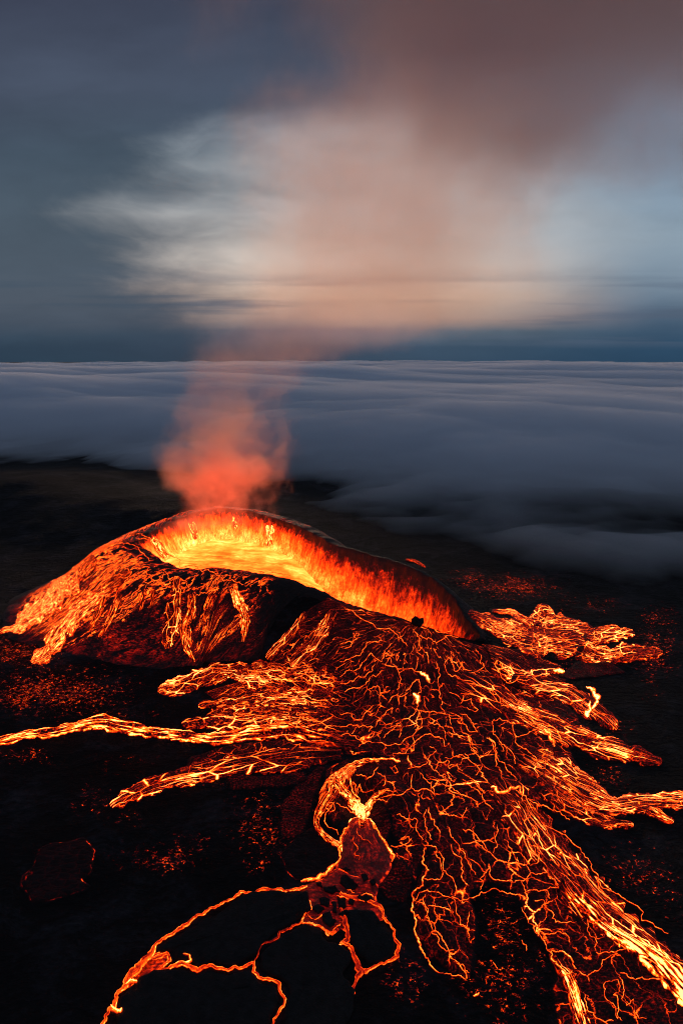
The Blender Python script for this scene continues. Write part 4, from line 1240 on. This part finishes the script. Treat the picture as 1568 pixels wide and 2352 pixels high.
CB = [[(380, 390), (440, 405), (440, 440), (470, 520), (460, 550), (400, 555), (380, 540)],
      [(385, 410, 3, .9), (378, 480, 4, .95), (380, 540, 4, .95), (345, 600, 4, .95), (335, 650, 5, 1), (340, 720, 5, 1.), (345, 800, 5, 1), (370, 870, 5, 1), (410, 930, 4, 1), (470, 980, 3, .9)],
      [(335, 650), (380, 660), (400, 720), (420, 800), (460, 860), (520, 875)], [(390, 620), (390, 680), (410, 760)], [(345, 645), (400, 600), (450, 610), (510, 635)], [(510, 630), (620, 630), (680, 605), (740, 605), (790, 620), (840, 630)],
      [(510, 640), (530, 700), (550, 760), (580, 770), (590, 700)], [(400, 675), (480, 680), (520, 720)], [(450, 420), (470, 500), (520, 560), (535, 620)], [(490, 310), (520, 370), (560, 420), (600, 500), (620, 530)],
      [(510, 390), (530, 440), (560, 490), (555, 540), (590, 580)], [(560, 320), (610, 340), (650, 380), (665, 430)], [(460, 210), (500, 260), (550, 270), (580, 220)], [(395, 230, 4, 1), (390, 300), (410, 360), (420, 370)],
      [(405, 220, 4, 1), (430, 300), (455, 360)], [(260, 255), (340, 270), (350, 330), (380, 370)], [(640, 600), (640, 550), (680, 480), (700, 550), (760, 560), (820, 555)], [(820, 555), (870, 520), (930, 520), (980, 550), (1000, 590), (940, 600)],
      [(830, 560), (850, 610), (900, 600), (950, 605), (960, 640)], [(890, 650), (940, 680), (970, 730), (1010, 750), (1080, 745)], [(830, 680), (860, 740), (900, 800), (950, 880), (965, 890)], [(920, 800), (980, 800), (1040, 810), (1050, 840)],
      [(880, 775), (920, 760)], [(965, 875, 4, 1), (1010, 880, 4, 1), (1060, 920, 4, 1), (1080, 960, 3, 1)], [(965, 880, 5, 1), (990, 940, 5, 1), (1030, 990, 5, 1), (1060, 970, 4, 1)], [(1130, 730), (1130, 780), (1170, 830), (1170, 880)],
      [(1170, 885), (1250, 885), (1310, 870)], [(1130, 1000), (1180, 970), (1200, 920), (1280, 900)], [(1090, 970), (1120, 990), (1140, 1020)], [(1210, 1060), (1215, 1020), (1270, 1010), (1250, 1080), (1270, 1180), (1290, 1200)],
      [(1210, 1060), (1250, 1120), (1270, 1190)], [(1280, 1000), (1300, 1060), (1310, 1130), (1340, 1100), (1400, 1190)], [(1280, 980), (1320, 1000), (1400, 1010), (1480, 1015)], [(1120, 1080), (1130, 1150), (1180, 1190), (1250, 1200)],
      [(720, 300), (720, 400), (700, 430)], [(750, 370), (790, 430), (830, 500)], [(810, 450), (800, 480), (830, 500)], [(690, 130, 6, 1.1), (720, 150, 8, 1.1), (780, 130, 8, 1.1), (820, 122, 6, 1.1), (850, 170), (920, 260)],
      [(560, 110), (600, 130), (650, 160), (700, 230)], [(860, 180), (930, 210), (1000, 240), (1050, 280)], [(930, 300), (1040, 360), (1120, 450), (1150, 500), (1190, 580), (1300, 640), (1380, 740), (1500, 800)],
      [(850, 350), (860, 390), (900, 400), (910, 430), (870, 490)], [(520, 930), (560, 940), (590, 980)], [(470, 980), (540, 990), (580, 1015)], [(830, 830), (850, 880)], [(700, 930), (720, 960)], [(610, 1085, 5, 1), (635, 1070, 5, 1)]]
cracks([Z4(q) for q in CB], 'crack', fb, width=1.0)
# cracks near the cone's lip
CC = [[(740, 360), (820, 400), (900, 405), (990, 440), (1080, 470), (1110, 480)], [(620, 250), (680, 265), (700, 300)], [(620, 270), (690, 280), (720, 310), (740, 350)],
      [(560, 300), (640, 330), (700, 370)], [(500, 400), (560, 390), (600, 420), (560, 450), (520, 420)], [(660, 470), (720, 460), (760, 430), (820, 450), (860, 490)], [(890, 530), (940, 520), (1000, 500)],
      [(640, 165), (720, 155), (790, 170)], [(900, 150), (960, 125), (1040, 120), (1110, 140)], [(500, 300), (470, 330), (520, 360)],
      [(1180, 420), (1250, 425), (1330, 450)], [(840, 400), (920, 410)]]
cracks([Z1(q) for q in CC if min(t[1] for t in q) > 178], 'crack', volcano, width=.65, amp=.2, lift=.3)


# ------------------------------------------------------------------ boulders
def boulder(x, y, size, label, sq=(1.2, 1, .9)):
    SEED[0] += 1
    s = SEED[0]
    import bmesh
    bm = bmesh.new()
    bmesh.ops.create_icosphere(bm, subdivisions=4, radius=1.0)
    c_ = SURF.hit(x, y)
    V_, Fc = [], []
    from mathutils import noise as mn
    for v in bm.verts:
        q = v.co.copy()
        k_ = 1 + .34 * mn.fractal(q * 1.1 + Vector((s, s * 2, 0)), .8, 2.1, 4) + .18 * (mn.cell(q * 1.7 + Vector((s, 0, 0))) - .5)
        q = Vector((q.x * sq[0], q.y * sq[1], q.z * sq[2])) * k_ * size
        V_.append((c_[0] + q.x, c_[1] + q.y, c_[2] + q.z + size * .35))
    bm.verts.index_update()
    Fc = [[v.index for v in f.verts] for f in bm.faces]
    bm.free()
    return tag(mesh_obj('boulder', V_, Fc, M_ROCK), label, 'boulder', 'boulders at the crater breach')


boulder(957, 1437, 2.5, 'dark boulder standing at the mouth of the crater breach', (1.1, 1, 1.35))
boulder(1102, 1474, 1.5, 'low dark boulder at the foot of the crater wall ridge', (1.5, 1, .7))

#@@AIR@@
# ------------------------------------------------------------------ smoke, ash and the sea of fog (volumes)
def outward(o):
    import bmesh
    bm = bmesh.new()
    bm.from_mesh(o.data)
    bmesh.ops.recalc_face_normals(bm, faces=bm.faces[:])
    bm.to_mesh(o.data)
    bm.free()
    return o


def hull(name, rings, mat, cap=True):
    """closed tube through rings of equal length"""
    n = len(rings[0])
    V_ = np.concatenate(rings)
    Fc = grid_faces(len(rings), n, wrap=True)
    F3 = np.concatenate([Fc[:, [0, 1, 2]], Fc[:, [0, 2, 3]]])
    a, b = len(V_), len(V_) + 1
    V_ = np.concatenate([V_, [np.mean(rings[0], 0)], [np.mean(rings[-1], 0)]])
    i = np.arange(n)
    j = (i + 1) % n
    e = (len(rings) - 1) * n
    F3 = np.concatenate([F3, np.column_stack([j, i, np.full(n, a)]), np.column_stack([e + i, e + j, np.full(n, b)])])
    return outward(mesh_obj(name, V_, F3, mat))


def volume_out(nb, m, dens, color, aniso, rate, absorb=None):
    v = nb.new('ShaderNodeVolumePrincipled')
    nb.put(v.inputs['Color'], color)
    nb.put(v.inputs['Density'], dens)
    v.inputs['Anisotropy'].default_value = aniso
    if absorb is not None:
        nb.put(v.inputs['Absorption Color'], absorb)
    o = nb.new('ShaderNodeOutputMaterial')
    nb.put(o.inputs['Volume'], v.outputs[0])
    m.cycles.volume_step_rate = rate
    m.cycles.homogeneous_volume = False


def plume_world(x, y, yy):
    d_ = ray(x, y)
    t = yy / d_[1]
    return d_[0] * t, CAM_H + d_[2] * t, t / F


# picture x, y, half width, depth, density
PL = [(500, 1215, 150, 352, .018), (500, 1165, 125, 366, .016), (508, 1100, 165, 370, .015), (520, 1040, 170, 372, .011), (528, 985, 155, 372, .0065), (540, 910, 130, 372, .0042),
      (575, 845, 180, 372, .003), (680, 795, 280, 372, .0022), (800, 745, 360, 371, .0026), (850, 690, 400, 370, .0036), (865, 600, 420, 366, .0046), (860, 500, 420, 362, .005),
      (890, 400, 400, 358, .0055), (930, 300, 400, 352, .0045), (1000, 200, 400, 346, .004), (1100, 60, 420, 340, .004)]
pw = []
for x, y, hw, dpt, de in PL:
    X, Z, k = plume_world(x, y, dpt)
    pw.append((Z, X, dpt, hw * k, de))
m, nb = new_mat('lava lit smoke')
c = nb.new('ShaderNodeTexCoord').outputs['Object']
x, y, z = nb.sep(c)
cx_ = nb.table(z, [(p[0], p[1]) for p in pw])
cy_ = nb.table(z, [(p[0], p[2]) for p in pw])
rr = nb.table(z, [(p[0], p[3]) for p in pw])
de = nb.table(z, [(p[0], p[4]) for p in pw])
q = nb.v('ADD', c, nb.v('SCALE', nb.v('SUBTRACT', nb.noise(c, .016, 2., .5, color=True), .5), 30.))
n = nb.add(nb.mul(nb.noise(q, .036, 5., .6), .55), nb.mul(nb.noise(q, .085, 4., .6), .45))
sc = nb.noise(q, .012, 2., .5)
dxr = nb.div(nb.sub(x, cx_), rr)
dyr = nb.div(nb.sub(y, cy_), rr)
rd = nb.m('SQRT', nb.add(nb.mul(dxr, dxr), nb.mul(dyr, dyr)))
s_ = nb.add(nb.sub(1.0, rd), nb.add(nb.mul(nb.sub(n, .5), nb.step(z, 95, 150, 2.4, 1.7)), nb.mul(nb.sub(sc, .5), 1.0)))
dens = nb.mul(nb.mul(nb.mul(nb.step(s_, 0.0, .7), nb.add(nb.mul(nb.step(n, .4, .6, .2, 1.75), nb.step(z, 135, 95)), nb.step(z, 95, 135))), de), 1.6)
dens = nb.mul(dens, nb.mul(nb.step(z, 24, 36), nb.step(z, 285, 240)))
volume_out(nb, m, dens, (.98, .67, .49), .45, .25)
rings = []
for Z, X, dpt, rad, de in pw[:-1]:
    a = np.linspace(0, 2 * math.pi, 24, endpoint=False)
    rings.append(np.column_stack([X + np.cos(a) * rad * 1.3, dpt + np.sin(a) * rad * 1.3, np.full(24, Z)]))
sm = hull('smoke_plume', rings, m)
tag(sm, 'reddish smoke plume rising from the crater and thinning into peach haze', 'smoke')

m, nb = new_mat('brown ash cloud')
c = nb.new('ShaderNodeTexCoord').outputs['Object']
x, y, z = nb.sep(c)
zb = nb.table(x, [(-120, 320), (-45, 274), (3, 238), (32, 217), (60, 204), (90, 192), (118, 199), (150, 203), (220, 200), (330, 215)])
q = nb.v('ADD', c, nb.v('SCALE', nb.v('SUBTRACT', nb.noise(c, .012, 2., .5, color=True), .5), 50.))
n = nb.noise(nb.v('MULTIPLY', q, (1, .4, .75)), .018, 5., .6)
s_ = nb.add(nb.sub(z, zb), nb.mul(nb.sub(n, .5), 170.))
fy = nb.mul(nb.step(y, 262, 305), nb.step(y, 425, 380))
dens = nb.mul(nb.mul(nb.step(s_, -8, 55), fy), .0125)
dens = nb.mul(dens, nb.step(x, 340, 280))
volume_out(nb, m, dens, (.68, .60, .60), .1, .35)
prof = np.array([(-115, 300), (-60, 258), (0, 212), (40, 184), (90, 162), (160, 166), (240, 170), (340, 190), (345, 330), (200, 345), (0, 345), (-100, 340)], float)
rings = [np.column_stack([prof[:, 0], np.full(len(prof), yy), prof[:, 1]]) for yy in (235, 300, 370, 435)]
ash = hull('ash_cloud', rings, m)
tag(ash, 'dark brown ash cloud drifting across the upper right sky', 'ash cloud')

m, nb = new_mat('sea of fog')
v = nb.new('ShaderNodeVolumePrincipled')
nb.put(v.inputs['Color'], (.85, .92, 1.0))
v.inputs['Density'].default_value = .014
v.inputs['Anisotropy'].default_value = .15
o = nb.new('ShaderNodeOutputMaterial')
nb.put(o.inputs['Volume'], v.outputs[0])
m.cycles.homogeneous_volume = True
fx = np.unique(np.concatenate([np.arange(-700, 701, 12), np.sign(np.linspace(-1, 1, 160)) * 700 * 30 ** np.abs(np.linspace(-1, 1, 160))]))
fy = 320 * (9000 / 320) ** np.linspace(0, 1, 330)
FX, FY = np.meshgrid(fx, fy)
ye = np.interp(FX, [-2500, -600, -370, -160, -37, 43, 120, 200, 350, 2500], [1300, 800, 700, 660, 570, 450, 370, 355, 360, 700])
e = FY - ye + 120 * fbm(FX / 170, FY / 130, 4, 61) + 40 * fbm(FX / 45, FY / 40, 3, 62)
rp = 1 - np.exp(-np.maximum(e, 0) / 420)
tz = -9 + 90 * rp + rp * (36 * fbm(FX / 1300 + FY / 2600, FY / 560, 3, 63) + 26 * fbm((FX * .8 - FY * .6) / 800, (FX * .6 + FY * .8) / 170, 4, 64) + 7 * fbm((FX * .8 - FY * .6) / 200, (FX * .6 + FY * .8) / 55, 4, 65))
tz = np.clip(np.where(e < 0, -12, tz), -12, 113)
top_ = np.stack([FX, FY, tz], -1).reshape(-1, 3)
bot_ = top_.copy()
bot_[:, 2] = -14
nr_, nc_ = FX.shape
Ft = grid_faces(nr_, nc_)
n0 = nr_ * nc_
ring_ = np.concatenate([np.arange(nc_), np.arange(1, nr_) * nc_ + nc_ - 1, (nr_ - 1) * nc_ + np.arange(nc_ - 2, -1, -1), np.arange(nr_ - 2, 0, -1) * nc_])
nx_ = np.roll(ring_, -1)
Fa = np.concatenate([Ft, Ft[:, ::-1] + n0, np.column_stack([ring_, ring_ + n0, nx_ + n0, nx_])])
fog = outward(mesh_obj('fog_bank', np.concatenate([top_, bot_]), Fa, m))
tag(fog, 'grey sea of low fog rolling behind the volcano out to the horizon', 'fog', kind='stuff')
